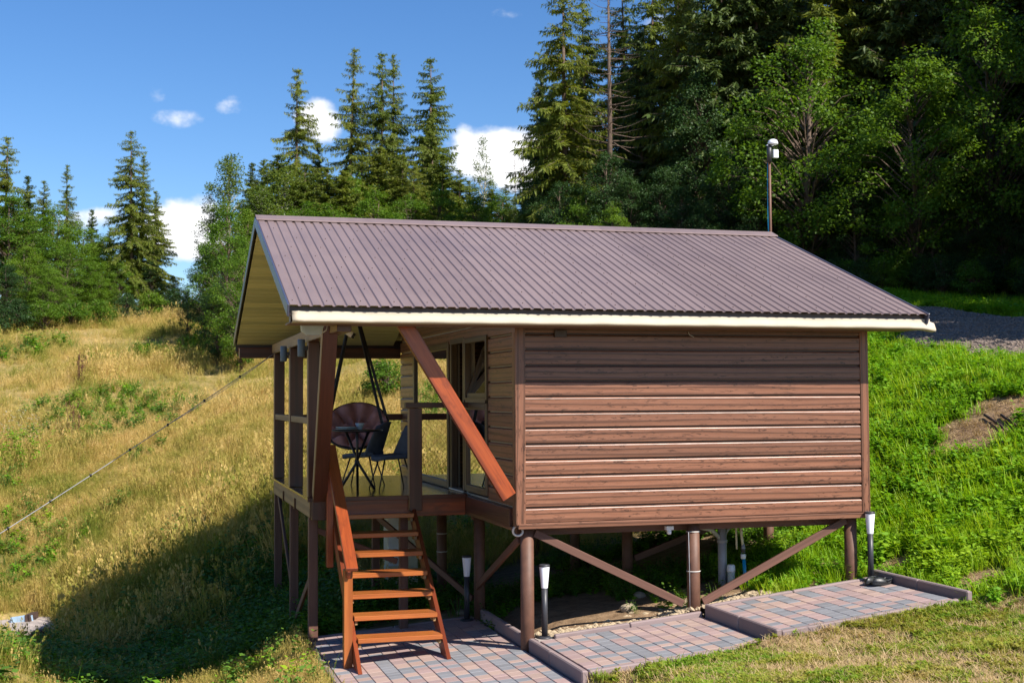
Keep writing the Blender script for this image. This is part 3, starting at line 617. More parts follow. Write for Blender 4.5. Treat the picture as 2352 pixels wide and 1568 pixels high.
# ------------------------------------------------------------------ rolled awning under the eave
rg = random.Random(11); prof = [(-.485, 2.240), (-.522, 2.239), (-.527, 2.230), (-.524, 2.212), (-.538, 2.190), (-.562, 2.166), (-.576, 2.146), (-.572, 2.131), (-.555, 2.126), (-.48, 2.125)]
nxs = 120; V, F = [], []
for i in range(nxs+1):
    x_ = XL+.035+(XR-XL+.02)*i/nxs; e = min(i, nxs-i)/nxs
    sag = .006*math.sin(i*.31)*math.sin(i*.07+1)+.004*math.sin(i*.83+1)+.02*math.exp(-e*60)*math.sin(i*2.2); en = math.exp(-((nxs-i)/nxs)*90)
    for j, (y_, z_) in enumerate(prof):
        k_ = math.sin(math.pi*j/(len(prof)-1)); V.append((x_+en*.05*(j > 3), y_-k_*sag*.8+rg.uniform(-.002, .002), z_+sag*.25*k_-en*.03*(j > 4)))
np_ = len(prof)
for i in range(nxs):
    for j in range(np_-1): a = i*np_+j; F.append((a, a+np_, a+np_+1, a+1))
aw = put('awning', mesh('awning', V, F, True), None, 'awning', label='cream fabric awning rolled up along the front eave of the cabin', cat='awning'); md = aw.modifiers.new('t', 'SOLIDIFY'); md.thickness = .004

# ------------------------------------------------------------------ staircase
st = empty('staircase', (-1.21, 1.1, -1.4), label='orange-brown open-tread wooden staircase leading up to the porch', cat='staircase')
xa, xb = -1.675, -.745
for k in range(1, 8):
    zt = .182-.1975*k; yf = 2.145-.253*k
    t_ = box('tread', xa+.002, xb-.002, yf, yf+.275, zt-.052, zt, 'tread', st, .005)
    for x_ in (xa+.012, xb-.042): box('cleat', x_, x_+.03, yf+.03, yf+.20, zt-.10, zt-.0535, 'palewood', t_, .003)
sd = Vector((0, .253, .1975)).normalized()
for x0_, low in ((xa-.046, -1.47), (xb, -1.40)):
    # plumb-cut stringer plank
    yb = .12 if x0_ < -1 else .10; a = [(2.10, .12), (2.10, -.16)]; s = .1975/.253
    top = lambda y: .085+(y-2.10)*s; zf = zA(x0_)+.002; y_top = 2.10+(zf-.085)/s; y_bot = 2.10+(zf+.155)/s
    y_top -= 0; y_bot = 2.10+(zf-.085+.24)/s
    pts = [(2.10, .085), (2.10, -.155), (y_bot, zf), (y_top, zf)]
    V = [(x0_, y, z) for y, z in pts]+[(x0_+.044, y, z) for y, z in pts]
    fx = Vector((0, .253, .1975)).normalized(); fy = Vector((1, 0, 0)); fz = fx.cross(fy); m_ = Matrix((fx, fy, fz)).transposed().to_4x4(); m_.translation = (x0_, 1.1, -.7); mi_ = m_.inverted(); V = [mi_ @ Vector(q) for q in V]
    me_ = mesh('stringer', V, [(0, 1, 2, 3), (7, 6, 5, 4), (0, 4, 5, 1), (1, 5, 6, 2), (2, 6, 7, 3), (3, 7, 4, 0)]); put('stringer', me_, st, 'varnish', m_)
beam('handrail', (-1.745, 2.02, .80), (-1.745, .33, -.46), .13, .045, 'varnish', st, up=(0, -.6, .8)); beam('handrail_side', (-1.775, 2.02, .72), (-1.775, .36, -.52), .035, .10, 'varnish', st, up=(0, -.6, .8))
box('newel_post', -1.815, -1.722, .42, .53, zA(-1.77)-.01, -.47, 'tread', st); box('newel_post', -1.80, -1.722, 1.86, 1.96, -.62, .62, 'varnish', st)

# ------------------------------------------------------------------ bollard lamps
def lamp(x, y, z, label, first=[None]):
    if first[0] is None:
        r_ = empty('bollard_lamp', (0, 0, 0)); lathe('base', [(.085, 0), (.085, .012), (.06, .02), (.04, .022)], (0, 0, 0), 'charcoal', r_, 24)
        lathe('stem', [(.034, .02), (.034, .54)], (0, 0, 0), 'charcoal', r_, 20); lathe('lamp_shade', [(.036, .54), (.036, .545), (.056, .77), (.055, .775)], (0, 0, 0), 'shadewhite', r_, 24)
        lathe('cap', [(.058, .772), (.061, .776), (.061, .79), (.05, .797)], (0, 0, 0), 'charcoal', r_, 24); first[0] = r_
    else:
        r_ = first[0].copy(); link(r_)
        for c_ in first[0].children:
            q = c_.copy(); link(q); q.parent = r_
    r_.location = (x, y, z); tag(r_, label, 'lamp', 'bollard lamps along the paving')
l0 = lamp(.33, .10, zB(.33)-.003, 'charcoal bollard lamp with white cone shade beside the round front corner stilt')
lamp(-.03, 2.17, zA(-.03)+.001, 'charcoal bollard lamp with white cone shade in the shade behind the stairs')
lamp(4.235, -.09, zC(4.235)+.001, 'charcoal bollard lamp with white cone shade standing behind the rubber clogs')
box('lamp_footing', .22, .44, -.03, .14, zB(.3)-.12, zB(.33)-.004, 'concrete', PB)

# ------------------------------------------------------------------ rubber clogs
def clog(x, y, z, rz, label):
    V, F = [], []; nl, ns = 14, 14
    for i in range(nl+1):
        t = i/nl; wd = .052*(math.sin(math.pi*min(1, t*.9+.1))**.5)*(1-.12*math.cos(t*5)); h = (.045+.03*math.sin(math.pi*min(1, max(0, (t-.25)/.75)))) if t > .35 else .05+.02*(1-t/.35)
        wd *= (1 if 0 < i < nl else .35); h *= (1 if 0 < i < nl else .5)
        for s in range(ns):
            a = 2*math.pi*s/ns; V.append(((t-.5)*.28, wd*math.cos(a), .012+max(0, math.sin(a))*h))
    for i in range(nl):
        for s in range(ns): a, b_ = i*ns+s, i*ns+(s+1) % ns; F.append((a, a+ns, b_+ns, b_))
    F += [tuple(range(ns)), tuple(reversed(range(nl*ns, nl*ns+ns)))]
    r_ = empty('clog', (x, y, z), label=label, cat='shoe', group='pair of rubber clogs'); m_ = Matrix.Translation((x, y, z)) @ Matrix.Rotation(rz, 4, 'Z') @ Matrix.Rotation(-math.atan(.1), 4, 'Y')
    o = put('upper', mesh('upper', V, F, True), r_, 'rubber', m_)
    bm = bmesh.new(); bmesh.ops.create_cone(bm, segments=24, radius1=.5, radius2=.5, depth=1, cap_ends=True, matrix=m_ @ Matrix.Translation((0, 0, .011)) @ Matrix.Diagonal((.30, .118, .022, 1)))
    me_ = bpy.data.meshes.new('sole'); bm.to_mesh(me_); bm.free(); put('sole', me_, r_, 'rubber')
    put('heel_strap', mesh('strap', *[q for q in tube_geo([m_ @ Vector((-.02, -.056, .05)), m_ @ Vector((-.09, -.05, .075)), m_ @ Vector((-.135, 0, .085)), m_ @ Vector((-.09, .05, .075)), m_ @ Vector((-.02, .056, .05))], .008, 6)]), r_, 'rubber')
clog(4.14, -.26, zC(4.14)+.002, R(215), 'black rubber clog with its toe against the lamp foot'); clog(4.19, -.40, zC(4.19)+.002, R(190), 'black rubber clog lying flat on its own in front of the other')

# ------------------------------------------------------------------ plumbing below the floor
dp = empty('drain_pipe', (2.87, 1.0, -1.05), label='grey plastic drain pipe with side branches under the cabin floor', cat='pipe')
tube('down_pipe', [(2.87, 1, gz(2.87, 1)-.1), (2.87, 1, -.72), (2.87, 1, -.12)], .055, 'greypipe', dp, 18); lathe('pipe_collar', [(.062, 0), (.064, .01), (.064, .03), (.06, .04)], (2.87, 1, -.40), 'greypipe', dp, 18)
tube('branch_pipe', [(2.0, .8, -.135), (2.15, .85, -.17), (2.55, .93, -.20), (2.72, .97, -.24), (2.85, 1, -.36)], .026, 'greypipelight', dp, 12); tube('branch_pipe', [(4.0, 1.3, -.10), (3.5, 1.15, -.14), (3.05, 1.03, -.18), (2.95, 1.01, -.24), (2.88, 1, -.34)], .024, 'greypipe', dp, 12)
lathe('clamp', [(.031, -.02), (.033, 0), (.031, .02)], (2.3, .89, -.19), 'greypipelight', dp, 12)
c2 = empty('capped_pipe', (2.93, .9, -1.0), label='short pale capped pipe standing in front of the grey drain', cat='pipe')
tube('pipe_body', [(2.925, .88, gz(2.92, .88)-.1), (2.925, .88, -.70)], .045, 'greypipelight', c2, 18); lathe('pipe_cap', [(.05, 0), (.051, .02), (.049, .075), (.035, .09)], (2.925, .88, -.74), 'whiteplastic', c2, 18)
wp = empty('water_pipe', (3.05, .8, -1.0), label='bright blue water pipe with black and white fittings under the floor', cat='pipe')
tube('blue_hose', [(3.10, .78, gz(3.1, .78)-.1), (3.07, .8, -.78), (3.055, .8, -.56)], .022, 'bluepipe', wp, 12); lathe('coupling', [(.026, 0), (.032, .01), (.032, .05), (.026, .06)], (3.05, .8, -.58), 'whiteplastic', wp, 14); lathe('valve', [(.02, 0), (.03, .02), (.026, .06), (.016, .08)], (3.05, .8, -.51), 'rubber', wp, 14)
tube('riser', [(3.05, .8, -.44), (3.03, .8, -.3), (3.02, .8, -.1)], .017, 'cream', wp, 10); lathe('reducer', [(.027, 0), (.027, .05), (.017, .10)], (3.05, .8, -.50), 'greypipe', wp, 12)
tb = tube('spare_pipe', [(2.965, .8, -.46), (2.955, .8, -.10)], .012, 'cream', None, 8, label='thin cream pipe hanging beside the blue water pipe', cat='pipe')
gm = empty('gas_fitting', (1.98, .14, -.12), label='small white plastic fitting under the wall beside the middle stilt', cat='fitting'); box('fitting_body', 1.77, 1.86, .1, .16, -.13, -.085, 'whiteplastic', gm); lathe('fitting_nut', [(.018, -.05), (.026, -.04), (.026, 0)], (1.815, .13, -.13), 'whiteplastic', gm, 10)
tube('cable_coil', [(.0+.055*math.cos(a)+.02, .06+.01*math.sin(a*2), -.075+.055*math.sin(a)) for a in np.linspace(0, 6.6, 24)], .012, 'cablelight', None, 8, label='small pale coil of cable under the front corner of the wall', cat='cable')

# ------------------------------------------------------------------ pole with router on the ridge end
pl = empty('antenna_pole', (4.735, 3.30, 3.5), label='thin brown pole with a white dome device at the ridge end', cat='pole')
tube('pole', [(4.765, 3.30, 2.75), (4.755, 3.30, 3.6), (4.745, 3.29, 5.0)], .02, 'stiltround', pl, 10); tube('pole_bracket', [(4.70, 3.3, 3.2), (4.765, 3.3, 3.2)], .012, 'zinc', pl, 6)
lathe('dome', [(.05, 0), (.075, .01), (.075, .03), (.06, .065), (.03, .082)], (4.79, 3.26, 4.97), 'whiteplastic', pl, 20); tube('mount_tube', [(4.735, 3.27, 4.72), (4.74, 3.27, 4.98)], .036, 'charcoal', pl, 12)
box('router_box', 4.78, 4.86, 3.22, 3.27, 4.78, 4.90, 'whiteplastic', pl, .006); tube('pole_cable', [(4.73, 3.30, 4.95), (4.722, 3.31, 4.4), (4.722, 3.31, 3.9), (4.735, 3.31, 3.3)], .005, 'bluepipe', pl, 6); box('dome_bracket', 4.69, 4.80, 3.25, 3.28, 4.955, 4.968, 'zinc', pl, .002)

# ------------------------------------------------------------------ porch lights, floodlight, camera, cable
def sconce(y, label):
    r_ = empty('wall_light', (-2.03, y, 1.95), label=label, cat='lamp', group='porch cylinder lights')
    lathe('cylinder', [(.042, 0), (.045, .01), (.045, .20), (.04, .21)], (-2.065, y, 1.87), 'bluegrey', r_, 18); box('wall_bracket', -2.03, -1.988, y-.03, y+.03, 1.95, 2.0, 'charcoal', r_)
sconce(4.2, 'blue-grey cylinder wall light on the middle porch post'); sconce(2.2, 'blue-grey cylinder wall light on the porch post behind the leaning post')
fl = empty('floodlight', (-2.19, .16, 2.1), label='flat pale plastic floodlight hanging under the eave by the leaning post', cat='lamp')
V = [(-2.315, .12, 2.165), (-2.065, .12, 2.165), (-2.07, .15, 2.13), (-2.10, .17, 2.035), (-2.25, .17, 2.035), (-2.305, .16, 2.07)]; me_ = mesh('panel', V+[(x, y+.05, z) for x, y, z in V], [tuple(reversed(range(6))), tuple(range(6, 12))]+[(i, (i+1) % 6, (i+1) % 6+6, i+6) for i in range(6)]); put('lamp_panel', me_, fl, 'acrylic')
box('lamp_bracket', -2.2, -2.16, .14, .16, 2.16, 2.2, 'charcoal', fl); tube('lamp_cord', [(-2.08, .16, 2.06), (-2.05, .15, 2.08), (-2.03, .16, 2.14)], .006, 'cablelight', fl, 6)
sc_ = empty('security_camera', (-1.70, 1.0, 2.12), label='white bullet security camera between the leaning post and the porch straps', cat='camera')
tube('camera_body', [(-1.77, 1.0, 2.16), (-1.64, .97, 2.075)], [.028, .036], 'whiteplastic', sc_, 16); tube('camera_lens', [(-1.64, .97, 2.075), (-1.615, .965, 2.06)], .03, 'blackmetal', sc_, 16); box('camera_mount', -1.85, -1.74, .98, 1.04, 2.16, 2.22, 'whiteplastic', sc_)
cb = empty('overhead_cable', (-2.02, 6.13, 2.04), label='twin overhead cable with clips running from the porch corner down across the meadow', cat='cable')
ce = Vector((-6.9, 18, -.9)); c0 = Vector((-2.0, 6.13, 2.045)); ce = Vector((-5.7, 5.0, -.345)); ce2 = c0+(ce-c0)*1.6
pts = [c0.lerp(ce2, t)+Vector((0, 0, -.22*t*(1-t)*1.0)) for t in np.linspace(0, 1, 24)]
tube('strand', pts, .006, 'cable', cb, 6); tube('strand', [q+Vector((0, .0, -.035*math.sin(min(1, i/6)*math.pi))) for i, q in enumerate(pts)], .004, 'cablelight', cb, 6)
for i in range(2, 24, 2): lathe('clip', [(.014, -.02), (.016, 0), (.014, .02)], tuple(pts[i]), 'blackmetal', cb, 6)
stk = tube('cable_stake', [(ce2.x, ce2.y, gz(ce2.x, ce2.y)-.4), (ce2.x, ce2.y, max(ce2.z+.1, gz(ce2.x, ce2.y)+.4))], .05, 'stilt', None, 8, label='wooden stake holding the low end of the overhead cable', cat='stake')

# ------------------------------------------------------------------ porch furniture
tbx, tby = -1.20, 3.35
t_ = empty('side_table', (tbx, tby, .182), label='round black metal table with crossed legs on the porch', cat='table')
lathe('tabletop', [(.30, 0), (.33, .006), (.33, .02), (.32, .026)], (tbx, tby, .935), 'blackmetal', t_, 32)
for a in (R(200), R(320), R(80)): tube('leg', [(tbx+.17*math.cos(a+math.pi), tby+.17*math.sin(a+math.pi), .935), (tbx+.02*math.cos(a), tby+.02*math.sin(a), .52), (tbx+.26*math.cos(a), tby+.26*math.sin(a), .19)], .018, 'blackmetal', t_, 8)
lathe('bowl', [(.025, 0), (.03, .008), (.058, .07), (.06, .085), (.054, .082), (.03, .02)], (tbx+.02, tby-.08, .962), 'ceramic', None, 20, label='small pale blue bowl on the round porch table', cat='bowl')
for k in range(2): lathe('plate', [(.08, 0), (.15, .012), (.152, .018), (.08, .010)], (tbx-.14, tby-.05, .962+k*.02), 'ceramic', None, 24, label='pale blue plate, %s of the two stacked on the porch table' % ('lower', 'upper')[k], cat='plate', group='plates on the porch table')
def chair(x, y, rz, label, first=[None]):
    if first[0] is None:
        r_ = empty('velvet_chair', (0, 0, 0)); 
        # facing -X
        def shell(f_, nu=18, nv=10, th=.045):
            V, F = [], []
            for s in (0, 1):
                for j in range(nv+1):
                    for i in range(nu+1): V.append(f_(i/nu*2-1, j/nv, s*th))
            k_ = (nu+1)*(nv+1); w1 = nu+1
            for j in range(nv):
                for i in range(nu): a = j*w1+i; F.append((a, a+1, a+w1+1, a+w1)); F.append((k_+a+w1, k_+a+w1+1, k_+a+1, k_+a))
            for i in range(nu): F.append((k_+i, k_+i+1, i+1, i)); a = nv*w1+i; F.append((a, a+1, k_+a+1, k_+a))
            for j in range(nv): a = j*w1; F.append((a, a+w1, k_+a+w1, k_+a)); a = j*w1+nu; F.append((k_+a, k_+a+w1, a+w1, a))
            return V, F
        seat = lambda u, v, s: (-.24+.46*v+.02*u*u*(1-v), u*.235*(1-.12*(1-v)**2), .44+.015*u*u+.02*abs(v-.5)-s*1.2-(.03*(1-v)**4))
        back = lambda u, v, s: (.21+.14*v-.13*u*u*(1-.35*v)+s*(.6+.4*(1-abs(u)))+.008*math.cos(u*22)*v, u*(.245-.05*v*v), .40+.47*v-.05*u*u*v)
        put('seat', mesh('seat', *shell(seat), True), r_, 'velvet'); put('backrest', mesh('backrest', *shell(back), True), r_, 'velvet')
        for sx in (-1, 1):
            for sy in (-1, 1): tube('leg', [(sx*.13, sy*.12, .41), (sx*.24, sy*.21, .0)], [.012, .008], 'blackmetal', r_, 8)
        first[0] = r_
    else:
        r_ = first[0].copy(); link(r_)
        for c_ in first[0].children: q = c_.copy(); link(q); q.parent = r_
    r_.location = (x, y, .183); r_.rotation_euler = (0, 0, rz); tag(r_, label, 'chair', 'velvet chairs on the porch')
chair(-1.02, 4.0, R(-28), 'dark blue velvet chair between the round table and the hanging seat'); chair(-.76, 3.28, R(8), 'dark blue velvet chair behind the stair rail post')
eg = empty('hanging_chair', (-1.0, 4.75, .6), label='hanging basket seat with tufted pink cushion on black straps', cat='chair')
tiltm = Matrix.Translation((-.98, 4.75, .90)) @ Matrix.Rotation(R(-14), 4, 'Z') @ Matrix.Rotation(R(44), 4, 'X')
V, F = [], []; nr, na = 12, 72
for i in range(nr+1):
    r_ = i/nr
    for j in range(na):
        a = 2*math.pi*j/na; lobe = abs(math.cos(a*4.5+.3)); puff = .24*(.05+.95*lobe**.6)*(.55+.45*abs(math.sin(r_*6.0)))*math.sin(math.pi*min(1, r_*1.02))**.6 if r_ > 0 else .02
        rr = .43*r_*(1+.03*lobe*(r_ > .8)); V.append(tiltm @ Vector((rr*math.cos(a), rr*math.sin(a), .30*r_*r_-.16+puff)))
for i in range(nr):
    for j in range(na): a, b_ = i*na+j, i*na+(j+1) % na; F.append((a, b_, b_+na, a+na))
cu = put('cushion', mesh('cushion', V, F, True), eg, 'cushion')
V2 = [tiltm @ Vector((.44*r_/6*math.cos(2*math.pi*j/48), .44*r_/6*math.sin(2*math.pi*j/48), .31*(r_/6)**2-.20)) for r_ in range(7) for j in range(48)]; F2 = [(i*48+j, (i+1)*48+j, (i+1)*48+(j+1) % 48, i*48+(j+1) % 48) for i in range(6) for j in range(48)]
put('basket', mesh('basket', V2, F2, True), eg, 'blackmetal')
tube('ring_frame', [tiltm @ Vector((.45*math.cos(a), .45*math.sin(a), .12)) for a in np.linspace(0, 2*math.pi, 41)], .018, 'blackmetal', eg, 8)
hook = Vector((-1.05, 4.62, 2.72))
for a in (R(25), R(155), R(205), R(335)):
    q = tiltm @ Vector((.45*math.cos(a), .45*math.sin(a), .12)); beam('strap', hook, q, .045, .012, 'blackmetal', eg, up=(.3, -1, .1))
box('ceiling_hook', -1.08, -1.02, 4.59, 4.65, 2.70, 3.12, 'blackmetal', eg)
cbn = empty('utility_cabinet', (-.17, 5.5, -1.0), label='cream metal cabinet standing under the porch deck', cat='cabinet')
box('cabinet_body', -.40, .05, 5.5, 5.85, gz(-.2, 5.6)-.05, -.20, 'cream', cbn); box('cabinet_door', -.39, -.16, 5.485, 5.499, -1.1, -.24, 'whiteplastic', cbn); box('cabinet_door', -.145, .04, 5.485, 5.499, -1.1, -.24, 'cream', cbn)
# ------------------------------------------------------------------ old concrete slab and litter in the hollow
def slab(name, cx, cy_, sx, sy, rz, mat, label, th=.14, tilt=(0, 0), lift=0, cat='slab', group=None):
    V = []; k_ = 11; rg = random.Random(int(cx*100)); 
    for i in range(k_):
        a = 2*math.pi*i/k_; e = max(abs(math.cos(a)), abs(math.sin(a))); V.append((sx/2*math.cos(a)/e*rg.uniform(.88, 1.02), sy/2*math.sin(a)/e*rg.uniform(.88, 1.02)))
    m_ = Matrix.Translation((cx, cy_, gz(cx, cy_)+lift)) @ Euler((tilt[0], tilt[1], rz)).to_matrix().to_4x4()
    W_ = [m_ @ Vector((x, y, th)) for x, y in V]+[m_ @ Vector((x, y, -.1)) for x, y in V]
    return put(name, mesh(name, W_, [tuple(range(k_))]+[(i, i+k_, (i+1) % k_+k_, (i+1) % k_) for i in range(k_)]), None, mat, label=label, cat=cat, group=group)
for u, v, sx, sy, rz, lb in ((30, 1450, 1.35, 1.7, .1, 'large flat grey concrete slab lying in the grassy hollow'), (112, 1452, .36, .9, .25, 'narrow broken piece along the back of the large concrete slab'), (30, 1512, 1.3, 1.0, -.1, 'cracked concrete slab in front of the large one'), (112, 1505, .36, .6, .5, 'small broken piece beside the cracked concrete slab'), (140, 1528, .40, .5, .9, 'low broken concrete piece half under bramble leaves')):
    q_ = rayhit(u, v); slab('concrete_slab', q_[0], q_[1], sx, sy, rz, 'concrete', lb, .13, (.04, -.03), 0, 'slab', 'broken concrete slabs in the hollow')
for i, (u, v, mt, s_, lb) in enumerate(((48, 1438, 'debrisblue', .42, 'bent pale blue metal sheet on the large concrete slab'), (62, 1500, 'debriswhite', .34, 'white plastic scrap at the edge of the cracked slab'), (42, 1482, 'debrisred', .34, 'rusty red scrap between the large and the cracked slab'), (20, 1512, 'palewood', .6, 'splintered grey board lying across the cracked slab'), (72, 1432, 'twig', .4, 'dark burnt board on the back of the large slab'), (30, 1465, 'debrisblue', .26, 'crumpled blue sheet on the joint of the concrete slabs'), (95, 1470, 'twig', .35, 'dark stick of wood on the narrow slab'), (118, 1505, 'debrisred', .2, 'reddish tile scrap by the bramble'))):
    q_ = rayhit(u, v); slab('scrap', q_[0], q_[1], s_, s_*.3, i*1.1, mt, lb, .025, (.12, .12*(i % 3-1)), .15, 'scrap')

# ------------------------------------------------------------------ vegetation prototypes
def from_arrays(name, V, F, mats, midx=None, smooth=False):
    me = bpy.data.meshes.new(name); V = np.asarray(V, np.float32); me.vertices.add(len(V)); me.vertices.foreach_set('co', V.ravel())
    F = np.asarray(F, np.int32); k_ = F.shape[1]; me.loops.add(F.size); me.loops.foreach_set('vertex_index', F.ravel()); me.polygons.add(len(F)); me.polygons.foreach_set('loop_start', np.arange(0, F.size, k_, dtype=np.int32)); me.polygons.foreach_set('loop_total', np.full(len(F), k_, np.int32))
    me.update(calc_edges=True)
    for q in mats: me.materials.append(MATS[q])
    return me
def unit(a): return a/np.maximum(np.linalg.norm(a, axis=-1, keepdims=True), 1e-9)
def leaves(P, D_, N_, ln, wd, fold=.0):
    """diamond leaf at P, along D_, facing N_"""
    S = unit(np.cross(D_, N_)); ln = np.asarray(ln)[:, None]; wd = np.asarray(wd)[:, None]
    a = P; b = P+D_*ln*.45+S*wd*.5; c = P+D_*ln; d = P+D_*ln*.45-S*wd*.5
    V = np.stack([a, b, c, d], 1).reshape(-1, 3); n = len(P); F = np.arange(4*n).reshape(n, 4); return V, F
def spruce_mesh(seed, H=16, rmax=2.3, base=.06, sparse=1.0, droop=.45, dead=False, nwh=46, needlemat='needle', thin=1.0):
    g = np.random.default_rng(seed); PP, DD, NN, LL, WW = [], [], [], [], []; BV, BF = [], []
    tube_geo([(0, 0, -.5), (0, 0, H*.5), (g.normal(0, .06), g.normal(0, .06), H*.985)], [H*.0115, H*.007, .012], 8, True, BV, BF); tv, tf = BV, BF
    CV, CF = [], []
    ts = np.sort(base+(1-base)*np.linspace(0, 1, nwh)**.92)
    for t in ts:
        k_ = g.integers(5, 9)
        for a in g.uniform(0, 6.283)+np.arange(k_)*6.283/k_+g.normal(0, .22, k_):
            z = H*min(.985, t+g.normal(0, .012)); blk = math.sin(t*31+seed)*math.cos(a*2+t*17+seed)
            if g.random() > sparse-.38*(blk < -.25): continue
            prof = min(1, (1-t)**.78*1.05)*(.55+.45*min(1, (t-base)/.12+.25)); Lb = rmax*prof*g.uniform(.55, 1.15)*(1+.18*blk)+.16
            d = np.array([math.cos(a), math.sin(a), 0]); side = np.array([-d[1], d[0], 0]); rise = .55*(t-.5)+g.normal(0, .16); ns = max(3, int(Lb/.10)); s = np.linspace(.04, 1, ns)
            zz = z+Lb*(rise*s-droop*(1-t*.6)*s**1.6+.20*s**4); bend = g.normal(0, .12)
            c = np.stack([d[0]*Lb*s+side[0]*bend*s*s*Lb, d[1]*Lb*s+side[1]*bend*s*s*Lb, zz], 1)
            if Lb > .5: tube_geo([(0, 0, z), tuple(c[ns//2]), tuple(c[-1])], [.012+.010*Lb, .008+.005*Lb, .003], 3, False, CV, CF)
            if dead:
                if g.random() < .75:
                    for q in range(0, ns, 2):
                        PP.append(c[q]); v = side*g.choice((-1, 1))*.8+d*.5+np.array([0, 0, -.25]); DD.append(v); NN.append((0, 0, 1)); LL.append(.16+.22*(1-s[q])*Lb*.4); WW.append(.014)
                continue
            for sg in (-1, 1, -1, 1, 0, 0, 0, 0):
                m_ = ns; j = g.normal(0, .03, (m_, 3))
                if sg: v = side*sg*g.uniform(.5, 1.1, (m_, 1))+d*g.uniform(.35, .95, (m_, 1))+np.array([0, 0, 1])*g.uniform(-.75, .12, (m_, 1)); ll = (.13+.30*Lb*.42*(1-s)**.7)*g.uniform(.6, 1.25, m_)
                else: v = d*.35+np.array([0, 0, -1])*g.uniform(.1, 1.6, (m_, 1))+side*g.normal(0, .5, (m_, 1)); ll = (.16+.20*Lb*(1-.5*s)*.7)*g.uniform(.5, 1.4, m_)
                PP += list(c+j); DD += list(v); NN += list(np.array([0, 0, 1])+g.normal(0, .7, (m_, 3))); LL += list(ll); WW += list((.045+.17*ll*g.uniform(.7, 1.3, m_))*thin)
    n0 = 60; q = g.uniform(-1, 1, (n0, 3)); 
    for i in range(n0): PP.append(np.array([0, 0, H*(.94+.055*i/n0)])); DD.append(np.array([q[i, 0], q[i, 1], .5])); NN.append(q[::-1][i]); LL.append(.22*(1-i/n0)+.08); WW.append(.035)
    P, D_, N_ = np.array(PP), unit(np.array(DD)), unit(np.array(NN)); V, F = leaves(P, D_, N_, LL, WW)
    crown = from_arrays('spruce_crown', V, F, ['deadneedle' if dead else needlemat]); BV += CV; off = len(tv)-len(CV); F2 = tf+[tuple(i+off for i in f) for f in CF]
    trunk = mesh('spruce_trunk', BV, F2, True); trunk.materials.append(MATS['bark']); return trunk, crown
def broad_mesh(seed, H=9, rx=2.6, low=.18, nclump=110, nleaf=110, lsz=.15, mat_='leaf', bark='bark', stems=1, narrow=1.0, csz=.55):
    g = np.random.default_rng(seed); TV, TF = [], []; PP, DD, NN = [], [], []
    for s in range(stems):
        a = 6.28*s/max(1, stems)+g.uniform(0, 1); off = 0 if stems == 1 else .25*rx; bx, by = off*math.cos(a)*.4, off*math.sin(a)*.4
        tube_geo([(bx, by, -.4), (bx+g.normal(0, .1), by+g.normal(0, .1), H*.4), (bx*3+g.normal(0, .2), by*3+g.normal(0, .2), H*.88)], [H*.014/stems**.4+.02, H*.009, .02], 7, True, TV, TF)
    n = 0
    while n < nclump:
        p = g.uniform(-1, 1, 3); r = np.linalg.norm(p)
        if r > 1 or r < .35: continue
        t = (p[2]+1)/2; wprof = (math.sin(math.pi*min(1, .12+.88*t))**.55)*(1-.25*t)*narrow
        c = np.array([p[0]*rx*wprof, p[1]*rx*wprof, H*(low+(1-low)*t)*1.0]); c += g.normal(0, .12*rx*.3, 3); n += 1
        tube_geo([(c[0]*.08, c[1]*.08, max(.2, c[2]-.5*np.hypot(c[0], c[1])-.3)), tuple(c*np.array([.6, .6, 1])-np.array([0, 0, .15])), tuple(c)], [.03, .018, .006], 4, False, TV, TF)
        R_ = csz*g.uniform(.6, 1.3); k_ = int(nleaf*g.uniform(.6, 1.3)); q = unit(g.normal(0, 1, (k_, 3)))*(g.random((k_, 1))**.45)*R_; q[:, 2] *= .6
        PP.append(c+q); o = unit(q+np.array([c[0], c[1], 0])*.15); DD.append(unit(o*.7+g.normal(0, .55, (k_, 3))+np.array([0, 0, -.25]))); NN.append(unit(np.array([0, 0, 1])*.9+o*.5+g.normal(0, .45, (k_, 3))))
    P, D_, N_ = np.concatenate(PP), np.concatenate(DD), np.concatenate(NN); ln = lsz*g.uniform(.65, 1.3, len(P)); V, F = leaves(P, D_, N_, ln, ln*.68)
    crown = from_arrays('crown', V, F, [mat_]); trunk = mesh('trunk', TV, TF, True); trunk.materials.append(MATS[bark]); return trunk, crown
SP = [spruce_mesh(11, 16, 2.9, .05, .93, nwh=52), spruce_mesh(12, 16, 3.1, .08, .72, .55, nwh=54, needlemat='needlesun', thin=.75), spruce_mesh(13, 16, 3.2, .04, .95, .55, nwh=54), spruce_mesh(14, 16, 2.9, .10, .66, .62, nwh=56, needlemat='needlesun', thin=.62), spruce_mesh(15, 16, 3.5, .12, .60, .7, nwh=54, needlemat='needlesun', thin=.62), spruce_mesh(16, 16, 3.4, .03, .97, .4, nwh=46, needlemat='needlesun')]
DEAD = spruce_mesh(21, 16, 2.6, .25, .8, .25, True, 34)
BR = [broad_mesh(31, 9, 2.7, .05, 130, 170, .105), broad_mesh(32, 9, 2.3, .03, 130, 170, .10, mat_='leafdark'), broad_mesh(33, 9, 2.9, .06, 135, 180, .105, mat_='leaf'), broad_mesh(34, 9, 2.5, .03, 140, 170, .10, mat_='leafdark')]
BI = [broad_mesh(41, 10, 1.9, .10, 120, 75, .13, 'leafbirch', 'barkbirch', narrow=.9, csz=.5), broad_mesh(42, 10, 1.7, .15, 95, 60, .12, 'leafbirch', 'barkbirch', narrow=.8, csz=.45)]
